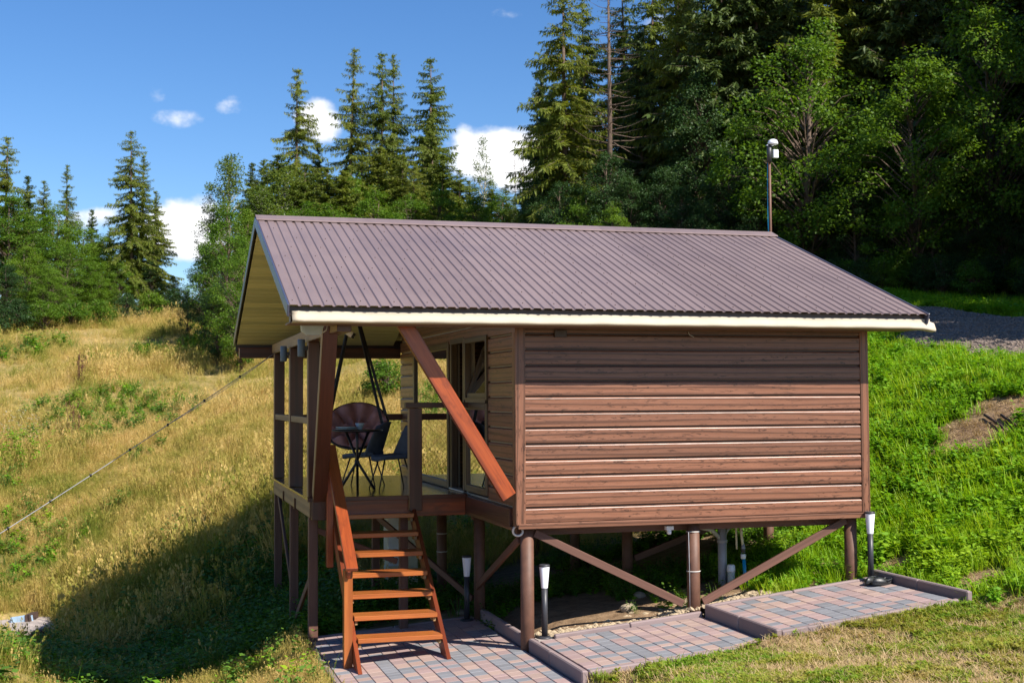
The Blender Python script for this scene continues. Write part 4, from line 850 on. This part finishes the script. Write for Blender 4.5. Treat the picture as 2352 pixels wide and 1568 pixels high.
BU = [broad_mesh(51, 3, 1.5, .02, 60, 90, .13, 'leaf', 'bark', 4), broad_mesh(52, 3, 1.4, .02, 60, 90, .12, 'leafdark', 'bark', 4), broad_mesh(53, 3, 1.6, .02, 55, 90, .14, 'leaf', 'bark', 4)]
NM = {}
def tree(kind, name, x, y, h, href, label, group=None, wscale=1.0, cat='tree', rz=None, z=None, lean=0):
    tr, cr = kind; z = gz(x, y) if z is None else z
    r_ = empty(name, (x, y, z)); tag(r_, label, cat, group); s = h/href; rz = random.uniform(0, 6.28) if rz is None else rz
    for nm, me_ in (('trunk', tr), ('crown', cr)):
        o = bpy.data.objects.new(nm, me_); link(o); o.parent = r_
    r_.scale = (s*wscale, s*wscale, s); r_.rotation_euler = (random.gauss(0, .012), lean+random.gauss(0, .012), rz); return r_
def ptree(kind, name, u, v, d, href, label, group=None, wscale=1.0, cat='tree', rz=None):
    x, y = pxy(u, d); z = gz(x, y); return tree(kind, name, x, y, max(1.0, ztop(u, v, d)-z), href, label, group, wscale, cat, rz, z)
# left edge of the meadow
G1 = 'trees along the top left of the meadow'
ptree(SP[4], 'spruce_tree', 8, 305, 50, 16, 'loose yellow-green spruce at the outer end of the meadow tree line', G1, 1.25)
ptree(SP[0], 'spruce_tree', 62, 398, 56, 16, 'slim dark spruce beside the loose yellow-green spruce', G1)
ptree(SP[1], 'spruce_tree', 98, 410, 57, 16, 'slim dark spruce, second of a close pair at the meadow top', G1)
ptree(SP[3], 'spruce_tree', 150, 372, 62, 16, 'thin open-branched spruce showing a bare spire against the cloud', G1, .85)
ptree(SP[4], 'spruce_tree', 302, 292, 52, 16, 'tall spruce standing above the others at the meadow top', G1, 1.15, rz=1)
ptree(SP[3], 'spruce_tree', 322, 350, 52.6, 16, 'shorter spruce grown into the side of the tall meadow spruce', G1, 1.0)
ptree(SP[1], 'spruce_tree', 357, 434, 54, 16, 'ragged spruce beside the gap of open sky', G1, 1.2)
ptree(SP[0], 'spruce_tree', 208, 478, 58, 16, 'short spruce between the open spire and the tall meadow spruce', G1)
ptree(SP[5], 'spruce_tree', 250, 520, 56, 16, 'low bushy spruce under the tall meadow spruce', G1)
for u, v, d, k_, ws in ((20, 440, 49, 0, 1.1), (75, 480, 50, 2, 1.1), (125, 470, 51, 0, 1.1), (185, 500, 52, 2, 1.1), (235, 540, 52, 0, 1.1), (150, 550, 48, 2, 1.2), (60, 560, 47, 0, 1.2), (210, 585, 49, 0, 1.2), (110, 600, 46, 2, 1.2), (15, 600, 45.5, 1, 1.3), (275, 590, 51, 2, .9), (345, 590, 52, 1, .9), (395, 630, 51, 3, 1.0)):
    ptree(BR[k_], 'broadleaf_tree', u, v, d, 9, 'low leafy tree filling the foot of the meadow tree line', 'low leafy trees at the meadow foot', ws*1.2)
for u, v, d in ((40, 690, 44), (100, 700, 44.5), (165, 690, 45), (225, 690, 46), (290, 690, 47), (350, 690, 47.5), (400, 700, 48), (-30, 680, 43)):
    ptree(BU[random.randrange(3)], 'shrub', u, v, d, 3, 'green shrub at the grass edge below the meadow trees', 'shrubs at the meadow edge', 1.3, 'shrub')
# centre
G2 = 'tall spruces behind the cabin roof'
ptree(SP[4], 'spruce_tree', 678, 148, 58, 16, 'feathery spruce nearest the birch behind the roof end', G2, 1.0)
ptree(SP[3], 'spruce_tree', 796, 97, 60, 16, 'slenderest and tallest spruce behind the roof', G2, .95)
ptree(SP[4], 'spruce_tree', 876, 108, 60, 16, 'twin-topped open spruce behind the roof', G2, .95, rz=2)
ptree(SP[3], 'spruce_tree', 903, 110, 60.6, 16, 'second stem of the twin-topped open spruce', G2, .9)
ptree(SP[1], 'spruce_tree', 990, 122, 60, 16, 'dense dark spruce beside the gap of white cloud', G2, 1.15)
ptree(SP[0], 'spruce_tree', 735, 322, 62, 16, 'short spruce between two tall ones behind the roof', G2)
ptree(SP[5], 'spruce_tree', 998, 262, 55, 16, 'sunlit young spruce in front of the dense dark one', G2)
ptree(SP[0], 'spruce_tree', 576, 368, 58, 16, 'pointed young spruce beside the birch', G2); ptree(SP[5], 'spruce_tree', 612, 360, 57, 16, 'young spruce under the feathery spruce', G2)
for u, v in ((640, 350), (700, 370), (745, 380), (790, 385), (835, 350), (870, 330), (925, 350), (955, 370), (1020, 350), (1055, 385), (1080, 410), (1130, 430), (1165, 420), (1205, 400), (770, 430), (900, 410), (680, 420), (600, 410), (1040, 440), (820, 440), (975, 430), (1100, 460), (1230, 420)):
    ptree(random.choice((SP[5], SP[1], SP[3], SP[5])), 'spruce_tree', u, v, random.uniform(51, 55), 16, 'young sunlit spruce in the thicket behind the roof', 'young spruces behind the roof', 1.9)
for u, v, d in ((520, 560, 46), (560, 470, 48), (600, 440, 50), (650, 400, 51), (720, 415, 52), (810, 400, 52), (860, 430, 50), (940, 430, 50), (1010, 430, 50), (1090, 450, 49), (1150, 440, 50), (1180, 480, 49), (690, 450, 49), (770, 455, 49)):
    ptree(random.choice((BR[0], BR[2], BI[0])), 'broadleaf_tree', u, v, d, 9, 'light green leafy tree among the young spruces', 'leafy trees behind the roof', 1.35)
ptree(BI[0], 'birch_tree', 528, 335, 50, 10, 'tall pale birch at the roof end beside the sky gap', None, 1.05); ptree(BI[1], 'birch_tree', 484, 420, 51, 10, 'thin leaning birch on the outer side of the tall birch', None, .9)
ptree(BI[1], 'birch_tree', 1112, 312, 56, 10, 'yellowish birch in front of the white cloud', None, .8)
ptree(DEAD, 'dead_spruce', 1188, 338, 58, 16, 'bare dead spruce in front of the white cloud', 'dead spruces by the cloud', .6); ptree(DEAD, 'dead_spruce', 1206, 344, 59, 16, 'bare dead spruce nearest the forest edge', 'dead spruces by the cloud', .5)
# the leafy trees at the gable end
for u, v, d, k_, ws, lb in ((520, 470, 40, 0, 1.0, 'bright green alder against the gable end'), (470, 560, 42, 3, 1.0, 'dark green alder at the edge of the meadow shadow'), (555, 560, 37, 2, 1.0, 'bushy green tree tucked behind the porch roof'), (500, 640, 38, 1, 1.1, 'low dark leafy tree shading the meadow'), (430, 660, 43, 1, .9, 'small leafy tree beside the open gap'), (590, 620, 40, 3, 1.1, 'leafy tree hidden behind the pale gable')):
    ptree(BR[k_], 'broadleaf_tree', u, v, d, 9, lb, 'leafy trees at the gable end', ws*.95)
ptree(BU[0], 'shrub', 885, 835, 31, 3, 'bright green shrub seen through the porch', None, 1.3, 'shrub'); ptree(BU[2], 'shrub', 1010, 850, 30, 3, 'green shrub hidden behind the glazed door', None, 1.2, 'shrub')
# right-hand forest
G3 = 'tall spruces of the forest edge'
ptree(SP[4], 'spruce_tree', 1300, -60, 46, 16, 'tall open spruce at the forest corner against the sky', G3, 1.25, rz=.4)
ptree(DEAD, 'dead_spruce', 1402, -140, 44, 16, 'tall dead spruce with bare grey branches at the forest corner', None, 1.0)
for u, v, d, k_, ws in ((1355, -30, 51, 4, 1.1), (1445, -90, 50, 3, 1.15), (1500, -110, 49, 1, 1.15), (1600, -160, 49, 2, 1.1), (1270, 200, 53, 2, 1.0)): ptree(SP[k_], 'spruce_tree', u, v, d, 16, 'tall open spruce around the dead one at the forest corner', 'spruces at the forest corner', ws)
ptree(SP[3], 'spruce_tree', 1560, -150, 46, 16, 'tall spruce with a sunlit trunk beside the dead one', G3, 1.1)
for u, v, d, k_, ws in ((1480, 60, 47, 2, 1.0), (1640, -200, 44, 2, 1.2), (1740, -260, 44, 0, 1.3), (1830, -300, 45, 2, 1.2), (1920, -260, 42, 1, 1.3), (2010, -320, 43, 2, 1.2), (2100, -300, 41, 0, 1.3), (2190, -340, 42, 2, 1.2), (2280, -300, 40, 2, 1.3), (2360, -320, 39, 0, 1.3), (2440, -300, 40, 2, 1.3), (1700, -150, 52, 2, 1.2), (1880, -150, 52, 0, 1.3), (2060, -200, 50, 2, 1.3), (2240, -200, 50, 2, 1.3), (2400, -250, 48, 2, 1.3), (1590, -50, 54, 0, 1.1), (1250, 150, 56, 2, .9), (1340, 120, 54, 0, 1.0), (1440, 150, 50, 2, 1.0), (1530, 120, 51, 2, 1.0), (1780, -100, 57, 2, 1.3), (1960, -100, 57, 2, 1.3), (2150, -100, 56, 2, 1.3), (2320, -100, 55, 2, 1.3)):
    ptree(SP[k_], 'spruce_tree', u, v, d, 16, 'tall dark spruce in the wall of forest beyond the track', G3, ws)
G4 = 'leafy trees of the forest edge'
for u, v, d, k_, ws, lb in ((1400, 330, 42, 1, 1.1, 'blue-green leafy tree at the forest corner below the dead spruce'), (1620, 140, 43, 3, 1.0, 'tall grey-green leafy tree beside the sunlit trunk'), (1860, 20, 38, 2, 1.15, 'sunlit maple overhanging the forest edge above the pole'), (2110, 120, 36, 0, 1.2, 'bright sunlit maple standing out of the dark forest'), (2290, -60, 36, 2, 1.0, 'leafy crown high at the dark end of the forest')):
    ptree(BR[k_], 'broadleaf_tree', u, v, d, 9, lb, G4, ws)
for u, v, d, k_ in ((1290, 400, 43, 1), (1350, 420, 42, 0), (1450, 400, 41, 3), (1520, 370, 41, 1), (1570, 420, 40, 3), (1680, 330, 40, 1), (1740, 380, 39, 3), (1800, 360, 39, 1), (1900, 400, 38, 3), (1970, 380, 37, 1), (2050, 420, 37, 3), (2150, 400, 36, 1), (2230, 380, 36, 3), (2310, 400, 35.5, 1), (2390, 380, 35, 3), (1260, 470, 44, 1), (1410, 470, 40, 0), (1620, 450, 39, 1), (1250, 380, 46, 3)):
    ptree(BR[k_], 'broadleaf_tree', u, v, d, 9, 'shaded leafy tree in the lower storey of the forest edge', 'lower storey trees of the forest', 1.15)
for i in range(34):
    u = 1230+i*36; d = 38.5-4.2*(u-1230)/1150+random.uniform(-.8, .8)
    ptree(BU[random.choice((1, 1, 0, 2))], 'shrub', u, 600+.05*(u-1230)+random.uniform(-45, 20), d, 3, 'dark shrub along the foot of the forest', 'shrubs along the forest foot', 1.25, 'shrub')
# the forest goes on round to the right of the view and shades the track
for x, y, h, k_ in ((15.6, 1.6, 11, 2), (16.8, -.6, 12, 0), (18.4, -2.8, 13, 2), (15.9, 4.6, 11, 2), (16.6, 7.2, 11.5, 0), (18.2, 1.2, 14, 2), (24, -4, 15, 2), (21, 0, 14, 0), (18.5, 4.0, 13.5, 2), (26, 2, 16, 2), (22, 5, 14.5, 0), (27, 7, 17, 2), (19.5, 8.5, 12.5, 2), (23.6, 10.8, 20, 2), (29, 12, 20, 0), (21.5, 13, 13, 2), (26, 15, 21, 2), (26, 12.2, 21, 2), (20.8, 8.0, 16.5, 0), (19.2, 11.2, 11, 2), (31, 4, 18, 2), (33, 10, 20, 2), (24, 18, 20, 2), (28, 20, 22, 0)):
    tree(SP[k_], 'spruce_tree', x, y, h, 16, 'big spruce on the bend of the forest beside the track', 'spruces at the bend of the track', 1.25)
# ------------------------------------------------------------------ undergrowth and grasses
PROTO = bpy.data.collections.new('plant_parts')
def blade_mesh(name, g, n, h0, h1, spread, wid, mat_, curve=.35, seed_head=None, lean=.25):
    V, F = [], []; mi = []
    for i in range(n):
        a = g.uniform(0, 6.28); r = spread*g.random()**.5; b = np.array([r*math.cos(a), r*math.sin(a), -.02]); h = g.uniform(h0, h1); aa = g.uniform(0, 6.28); d = np.array([math.cos(aa), math.sin(aa), 0]); s = np.array([-d[1], d[0], 0]); cv = h*g.uniform(.3, 1)*curve; ln = lean*h*g.uniform(0, 1)
        pts = [b+np.array([0, 0, h*t])+d*(ln*t+cv*t*t) for t in (0, .4, .75, 1)]; ws = [wid, wid*.9, wid*.55, 0.002]; k_ = len(V)
        for p, w_ in zip(pts, ws): V += [p-s*w_/2, p+s*w_/2]
        for j in range(3): F.append((k_+2*j, k_+2*j+1, k_+2*j+3, k_+2*j+2)); mi.append(0)
        if seed_head and g.random() < seed_head[1]:
            for q in range(5):
                p = pts[3]+np.array([g.normal(0, .012), g.normal(0, .012), g.uniform(-.12, .04)*h]); k_ = len(V); w_ = .012; V += [p, p+s*w_+np.array([0, 0, .02]), p+np.array([0, 0, .05]), p-s*w_+np.array([0, 0, .02])]; F.append((k_, k_+1, k_+2, k_+3)); mi.append(1)
    me_ = from_arrays(name, V, F, [mat_]+([seed_head[0]] if seed_head else [])); me_.polygons.foreach_set('material_index', np.array(mi, np.int32)); return me_
def weed_mesh(name, g, n, h, lsz, mat_, flower=None):
    P, D_, N_, L_ = [], [], [], []
    for s in range(n):
        a = g.uniform(0, 6.28); ln = h*g.uniform(.5, 1); tip = np.array([math.cos(a)*ln*.4, math.sin(a)*ln*.4, ln]); k_ = 7
        for j in range(k_):
            t = (j+1)/k_; b = g.uniform(0, 6.28); P.append(tip*t); D_.append((math.cos(b), math.sin(b), g.uniform(-.4, .5))); N_.append((g.normal(0, .4), g.normal(0, .4), 1)); L_.append(lsz*g.uniform(.6, 1.3)*(1.2-.5*t))
    V, F = leaves(np.array(P), unit(np.array(D_, float)), unit(np.array(N_, float)), np.array(L_), np.array(L_)*.6); V = list(V); F = [tuple(f) for f in F]; mi = [0]*len(F)
    if flower:
        for s in range(26):
            a = g.uniform(0, 6.28); r = h*.45*g.random()**.5; p = np.array([r*math.cos(a), r*math.sin(a), h*g.uniform(.85, 1.15)]); k_ = len(V); q = .03
            V += [p+np.array([-q, 0, 0]), p+np.array([0, -q, .01]), p+np.array([q, 0, 0]), p+np.array([0, q, .012])]; F.append((k_, k_+1, k_+2, k_+3)); mi.append(1)
    me_ = from_arrays(name, V, F, [mat_]+([flower] if flower else [])); me_.polygons.foreach_set('material_index', np.array(mi, np.int32)); return me_
def collection(name, meshes):
    c = bpy.data.collections.new(name)
    for i, q in enumerate(meshes): o = bpy.data.objects.new('%s_%d' % (name, i), q); c.objects.link(o)
    return c
g = np.random.default_rng(5)
C_DRY = collection('dry_tuft', [blade_mesh('t', g, 16, .25, .55, .14, .010, 'grassdry', .5) for _ in range(4)]+[blade_mesh('t', g, 14, .3, .75, .16, .009, 'grassdry', .3, ('grassdry', .6)) for _ in range(2)])
C_LUSH = collection('lush_tuft', [blade_mesh('t', g, 16, .10, .26, .10, .010, 'grasslush', .6) for _ in range(4)]+[weed_mesh('w', g, 7, .22, .085, 'weed') for _ in range(3)])
C_LAWN = collection('lawn_tuft', [blade_mesh('t', g, 14, .025, .075, .06, .006, 'grasslawn', .7) for _ in range(4)]+[weed_mesh('w', g, 4, .05, .04, 'grasslawn') for _ in range(2)])
C_WEED = collection('weed', [weed_mesh('w', g, 9, .5, .11, 'weeddark') for _ in range(3)]+[weed_mesh('w', g, 8, .35, .12, 'weed') for _ in range(2)]+[blade_mesh('t', g, 16, .2, .5, .14, .012, 'weeddark', .6)])
C_FLOW = collection('flower', [weed_mesh('w', g, 12, .8, .10, 'weed', 'flowerwhite')]); C_SEED = collection('sorrel', [blade_mesh('t', g, 10, .5, .9, .10, .012, 'seedbrown', .1, ('seedbrown', 1), .1)])
C_PEB = collection('pebble', [])
for i in range(4):
    bm = bmesh.new(); bmesh.ops.create_icosphere(bm, subdivisions=1, radius=.5)
    for v in bm.verts: v.co = Vector((v.co.x*1.2, v.co.y*.9, v.co.z*.7))*random.uniform(.75, 1.15)
    q = bpy.data.meshes.new('peb'); bm.to_mesh(q); bm.free(); q.materials.append(MATS['pebble']); C_PEB.objects.link(bpy.data.objects.new('pebble_%d' % i, q))
def scatter_group():
    gt = bpy.data.node_groups.new('scatter', 'GeometryNodeTree'); gt.interface.new_socket('Geometry', in_out='INPUT', socket_type='NodeSocketGeometry'); gt.interface.new_socket('Plants', in_out='INPUT', socket_type='NodeSocketCollection'); gt.interface.new_socket('Geometry', in_out='OUTPUT', socket_type='NodeSocketGeometry')
    n = gt.nodes; l = gt.links; i = n.new('NodeGroupInput'); o = n.new('NodeGroupOutput'); ci = n.new('GeometryNodeCollectionInfo'); ci.inputs['Separate Children'].default_value = True; ci.inputs['Reset Children'].default_value = True; l.new(i.outputs['Plants'], ci.inputs[0])
    ip = n.new('GeometryNodeInstanceOnPoints'); l.new(i.outputs['Geometry'], ip.inputs['Points']); l.new(ci.outputs[0], ip.inputs['Instance']); ip.inputs['Pick Instance'].default_value = True
    def na(name, t):
        q = n.new('GeometryNodeInputNamedAttribute'); q.data_type = t; q.inputs[0].default_value = name; return q.outputs[0]
    l.new(na('ix', 'INT'), ip.inputs['Instance Index']); l.new(na('rot', 'FLOAT_VECTOR'), ip.inputs['Rotation']); l.new(na('sc', 'FLOAT'), ip.inputs['Scale']); l.new(ip.outputs[0], o.inputs[0]); return gt
SG = scatter_group()
def scatter(name, col, x, y, scl, label, cat, weights=None, dz=0, tilt=.12, z=None):
    n = len(x); me_ = bpy.data.meshes.new(name); z = ground(x, y)+dz if z is None else z; me_.vertices.add(n); me_.vertices.foreach_set('co', np.stack([x, y, z], 1).astype(np.float32).ravel())
    k_ = len(col.objects); a = me_.attributes.new('ix', 'INT', 'POINT'); a.data.foreach_set('value', RNG.choice(k_, n, p=weights).astype(np.int32))
    a = me_.attributes.new('rot', 'FLOAT_VECTOR', 'POINT'); a.data.foreach_set('vector', np.stack([RNG.normal(0, tilt, n), RNG.normal(0, tilt, n), RNG.uniform(0, 6.28, n)], 1).astype(np.float32).ravel())
    a = me_.attributes.new('sc', 'FLOAT', 'POINT'); a.data.foreach_set('value', (scl*RNG.uniform(.65, 1.35, n)).astype(np.float32))
    o = bpy.data.objects.new(name, me_); link(o); md = o.modifiers.new('scatter', 'NODES'); md.node_group = SG
    for it in SG.interface.items_tree:
        if it.name == 'Plants': md[it.identifier] = col
    return tag(o, label, cat, None, 'stuff')
def rnd(n, x0, x1, y0, y1): return RNG.uniform(x0, x1, n), RNG.uniform(y0, y1, n)
def inview(x, y, m=60):
    u, v, d = proj(np.stack([x, y, ground(x, y)], 1)); return (u > -m) & (u < 2352+m) & (v < 1568+2*m) & (d > 1)
def offplat(x, y, m=.03):
    k = np.ones(len(x), bool)
    for n, x0, x1, y0, y1 in PLAT: k &= ~((x > x0-.10-m) & (x < x1+.12+m) & (y > y0-.1-m) & (y < y1+.08+m))
    return k
RD = np.array([(17, -9), (13.2, -2.5), (11.3, 3.2), (12.1, 9.0), (12.3, 13.0), (10.5, 17.5), (6.5, 22)], float)
def offroad(x, y, m=2.0):
    d = np.full(len(x), 1e9)
    for a, b_ in zip(RD[:-1], RD[1:]):
        ab = b_-a; t = np.clip(((x-a[0])*ab[0]+(y-a[1])*ab[1])/(ab@ab), 0, 1); d = np.minimum(d, np.hypot(x-a[0]-t*ab[0], y-a[1]-t*ab[1]))
    return d > m+.25*np.sin(x*3+y*2)
_sl = [(rayhit(30, 1455), .7, .75), (rayhit(30, 1508), .9, .8), (rayhit(95, 1470), .3, .7), (rayhit(140, 1528), .2, .3), (rayhit(25, 1545), .6, .5), (rayhit(80, 1530), .4, .5)]
def SLABK(x, y):
    k = np.ones(len(x), bool)
    for q, a_, c_ in _sl: k &= np.hypot((x-q[0])/a_, (y-q[1])/c_) > 1
    return k
# dry meadow
x, y = rnd(130000, -13, 12, -2, 44); z_ = zones(x, y); k = inview(x, y) & (RNG.random(len(x)) < z_[0]) & offroad(x, y); k &= (SLABK(x, y)) & ((y > 3.4) | (x < -5.2)); k &= RNG.random(len(x)) < np.clip(.55+.6*vnoise(x, y, 1.4, 9), .25, 1); x, y = x[k], y[k]
scatter('meadow_grass', C_DRY, x, y, np.clip(.46+.5*vnoise(x, y, 1.1, 12)+.4*vnoise(x, y, 3.3, 13), .2, 1.1), 'long dry yellow grass of the hillside meadow', 'grass', [.2, .2, .2, .2, .1, .1], tilt=.2)
x, y = rnd(60000, -9, 4, 3, 20); k = inview(x, y) & (RNG.random(len(x)) < zones(x, y)[0]) & SLABK(x, y); x, y = x[k], y[k]
scatter('short_meadow_grass', C_DRY, x, y, np.clip(.34+.2*vnoise(x, y, 2.0, 15), .18, .6), 'short thin grass between the taller meadow tufts', 'grass', [.22, .22, .22, .22, .06, .06], tilt=.25)
x, y = rnd(20000, -13, 8, 0, 43); k = inview(x, y) & (zones(x, y)[0] > .5) & (vnoise(x, y, .8, 21)+.5*vnoise(x, y, 2.3, 22) > .3) & (SLABK(x, y)); x, y = x[k], y[k]
scatter('meadow_herbs', C_WEED, x, y, np.full(len(x), .62), 'patches of green herbs scattered through the dry meadow', 'herbs')
# shaded bank below the porch
x, y = rnd(5000, -6.5, -1, 6, 12.5); k = inview(x, y) & SLABK(x, y) & (RNG.random(len(x)) < .5+.6*vnoise(x, y, 2.2, 33)) & ((x < -2.3) | (y > 7.3)); x, y = x[k], y[k]; scatter('gully_grass', C_DRY, x, y, np.clip(.8+.6*vnoise(x, y, 2.7, 34), .4, 1.4), 'tall rank grass along the hollow below the meadow', 'grass', [.15, .15, .15, .15, .2, .2], tilt=.22)
x, y = rnd(3000, -6.6, -4, -1.5, 3.5); k = inview(x, y) & SLABK(x, y); x, y = x[k], y[k]; scatter('hollow_grass', C_DRY, x, y, np.full(len(x), .2), 'low trampled grass around the concrete slabs', 'grass')
x, y = rnd(15000, -6.5, .2, -2.2, 8.5); k = inview(x, y) & offplat(x, y, .05) & ((x < -2.05) | (y > 2.6)) & (x+.28*(y-2) < .3) & (RNG.random(len(x)) < .55+.5*vnoise(x, y, 1.5, 31)) & (SLABK(x, y)); k &= (y > 3.1) | (RNG.random(len(x)) < .06); x, y = x[k], y[k]
scatter('bank_weeds', C_WEED, x, y, np.full(len(x), .75), 'green nettles and weeds on the shaded bank below the porch', 'weeds')
x, y = rnd(14000, -5.2, -2.02, -4, 3.6); k = inview(x, y) & offplat(x, y, .0) & SLABK(x, y); x, y = x[k], y[k]
scatter('bank_grass', C_DRY, x, y, np.full(len(x), .26), 'short yellow grass on the bank beside the lower paving', 'grass')
# bright green bank
x, y = rnd(42000, 4.0, 15.5, -2.5, 17); k = inview(x, y) & (RNG.random(len(x)) < zones(x, y)[1]) & offplat(x, y, .04) & offroad(x, y, 1.95); k &= RNG.random(len(x)) > .86*barefac(x, y); x, y = x[k], y[k]
scatter('bank_greens', C_LUSH, x, y, np.clip(.95+.5*vnoise(x, y, 1.6, 41), .45, 1.5), 'bright green grass and leafy weeds on the sunny bank', 'grass', [.11, .11, .11, .11, .18, .19, .19])
x, y = rnd(900, 4.45, 8.5, -.6, 8); k = inview(x, y) & offplat(x, y, .25) & (vnoise(x, y, 2.0, 43) > .12); x, y = x[k], y[k]
scatter('bank_herbs', C_LUSH, x, y, np.full(len(x), 1.3), 'clumps of taller leafy weeds on the sunny bank', 'weeds')
x, y = rnd(9000, 7, 24, 8, 26); k = inview(x, y) & ~offroad(x, y, 6.5) & offroad(x, y, 2.0); x, y = x[k], y[k]
scatter('verge_grass', C_LUSH, x, y, np.full(len(x), .6), 'shaded green grass verge beyond the gravel track', 'grass', [.2, .2, .2, .2, .1, .05, .05])
plain('roadstone', (.20, .155, .125), .9, .45, 9)
C_RS = collection('road_stone', [])
for i, o_ in enumerate(list(C_PEB.objects)):
    q = o_.data.copy(); q.materials.clear(); q.materials.append(MATS['roadstone']); C_RS.objects.link(bpy.data.objects.new('road_stone_%d' % i, q))
x, y = rnd(60000, 7, 17, -2, 20); k = inview(x, y) & ~offroad(x, y, 1.95); x, y = x[k], y[k]
scatter('road_gravel', C_RS, x, y, RNG.uniform(.12, .27, len(x))**2, 'loose gravel stones on the track', 'gravel', dz=.055)
# lawn in front
x, y = rnd(90000, -3, 9.5, -8.5, -1.3); zz = zones(x, y); k = inview(x, y) & offplat(x, y, -.03) & (RNG.random(len(x)) < zz[2]+.15); bare = vnoise(x, y, 2.4, 51)+.8*vnoise(x, y, 6.1, 52) > .06; k &= ~bare | (RNG.random(len(x)) < .10); k &= RNG.random(len(x)) < .72; x, y = x[k], y[k]
scatter('lawn_grass', C_LAWN, x, y, np.clip(1.0+.5*vnoise(x, y, 3, 53), .6, 1.6), 'patchy mown lawn with bare spots in front of the paving', 'grass')
leafmat('straw', ((.30, .20, .10), (.46, .33, .16), (.55, .42, .24)), .2)
C_STRAW = collection('straw', [blade_mesh('t', g, 12, .02, .05, .09, .006, 'straw', 2.2, None, 1.5) for _ in range(3)])
x, y = rnd(26000, -3, 9.5, -8.5, -1.3); k = inview(x, y) & offplat(x, y, -.02); x, y = x[k], y[k]
q1, q2 = rnd(9000, 4.4, 11, -2, 6); k = (barefac(q1, q2) > .15); x = np.concatenate([x, q1[k]]); y = np.concatenate([y, q2[k]])
scatter('dead_grass', C_STRAW, x, y, np.full(len(x), 1.0), 'dead straw litter in the thin places of the lawn and bank', 'grass')
# under the cabin
x, y = rnd(2600, .1, 4.4, .06, 6.4); k = (vnoise(x, y, 1.9, 61) > .02) & ((y > 1.2) | (RNG.random(len(x)) < .12)); x, y = x[k], y[k]
scatter('undergrowth', C_WEED, x, y, np.full(len(x), .42), 'low weeds growing in the shade under the cabin floor', 'weeds')
x, y = rnd(420, 3.0, 4.5, .06, 2.0); scatter('undergrowth_edge', C_LUSH, x, y, np.full(len(x), .8), 'green leafy weeds by the upper paving under the wall', 'weeds')
x, y = rnd(5200, .30, 3.1, .07, .75); k = RNG.random(len(x)) < np.clip(1.0-(y-.05)*1.6, 0, 1)*np.clip(.6+1.1*vnoise(x, y, 4, 71), .1, 1); x, y = x[k], y[k]; zp = np.maximum(ground(x, y), np.where(x < 2.2, platz('b', x), platz('c', x))-.02+0*x); scatter('rubble', C_PEB, x, y, RNG.uniform(.12, .29, len(x))**2, 'yellowish stone rubble along the back of the paving', 'gravel', z=zp+.012-.03*(y > .35))
for i, (x, y, s) in enumerate(((1.55, .75, .085), (1.9, 1.3, .07), (.32, 2.3, .07), (.05, 2.75, .06))):
    bm = bmesh.new(); bmesh.ops.create_icosphere(bm, subdivisions=2, radius=s); rg = random.Random(i)
    for v in bm.verts: v.co = Vector((v.co.x*1.2, v.co.y, v.co.z*.7))*rg.uniform(.9, 1.08)
    q = bpy.data.meshes.new('rock'); bm.to_mesh(q); bm.free(); put('rock', q, None, 'stone', Matrix.Translation((x, y, gz(x, y)+s*.3)), label=('rounded brown stone on the dirt under the cabin', 'smaller stone behind the brown one under the cabin', 'pale stone at the foot of a stilt behind the lower paving', 'small stone behind the lower paving in the shade')[i], cat='stone')
# single plants in the meadow
def plant(col, name, u, v, s, label, cat, n=1, spread=0, group=None):
    # where the pixel's ray meets the slope
    dr = np.array(Fv)+np.array(R2)*((u-1176)/FPX)-np.array(U2)*((v-784)/FPX); t = 8.0
    while t < 80:
        q = CAM+dr*t
        if q[2] < gz(q[0], q[1]): break
        t += .25
    r_ = empty(name, (q[0], q[1], gz(q[0], q[1]))); tag(r_, label, cat, group); src = list(col.objects)
    for i in range(n):
        o = bpy.data.objects.new('clump', src[i % len(src)].data); link(o); o.parent = r_; o['kind'] = 'stuff'; a = random.uniform(0, 6.28); rr = spread*random.random()**.5
        px_, py_ = rr*math.cos(a), rr*math.sin(a); o.location = (px_, py_, gz(q[0]+px_, q[1]+py_)-r_.location.z); o.scale = (s,)*3; o.rotation_euler = (0, 0, random.uniform(0, 6.28))
    return r_
plant(C_FLOW, 'flowering_bush', 55, 1075, 1.1, 'white-flowered weed clump in the dry meadow', 'bush', 7, .7)
plant(C_SEED, 'sorrel', 188, 890, 1.0, 'dark red-brown dock stalk in the upper meadow', 'plant', 3, .1); plant(C_SEED, 'sorrel', 168, 1010, .95, 'dark brown dock stalk near the white-flowered clump', 'plant', 2, .08)
plant(C_WEED, 'green_bush', 400, 1250, .95, 'fresh green leafy clump in the middle of the meadow', 'bush', 9, .5)
for u, v, lb in ((110, 800, 'spreading dark green bramble at the meadow top'), (30, 820, 'bramble patch at the outer edge of the meadow'), (200, 1500, 'bramble growing over the broken concrete slab'), (235, 1450, 'bramble thicket between the slab and the shadow')): plant(C_WEED, 'bramble', u, v, 1.15, lb, 'bush', 14, .9)
# sticks on the bank
for pts, lb in (([(2262, 966), (2300, 992), (2330, 1022)], 'short dark stick lying on the bare patch of the bank'), ([(2300, 966), (2330, 986), (2380, 1015)], 'longer dark stick lying above the short one')):
    P3 = []
    for u, v in pts:
        dr = np.array(Fv)+np.array(R2)*((u-1176)/FPX)-np.array(U2)*((v-784)/FPX); t = 8.0
        while t < 60:
            q = CAM+dr*t
            if q[2] < gz(q[0], q[1]): break
            t += .1
        P3.append((q[0], q[1], gz(q[0], q[1])+.05))
    tube('stick', P3, [.022, .018, .01], 'twig', None, 6, label=lb, cat='stick')
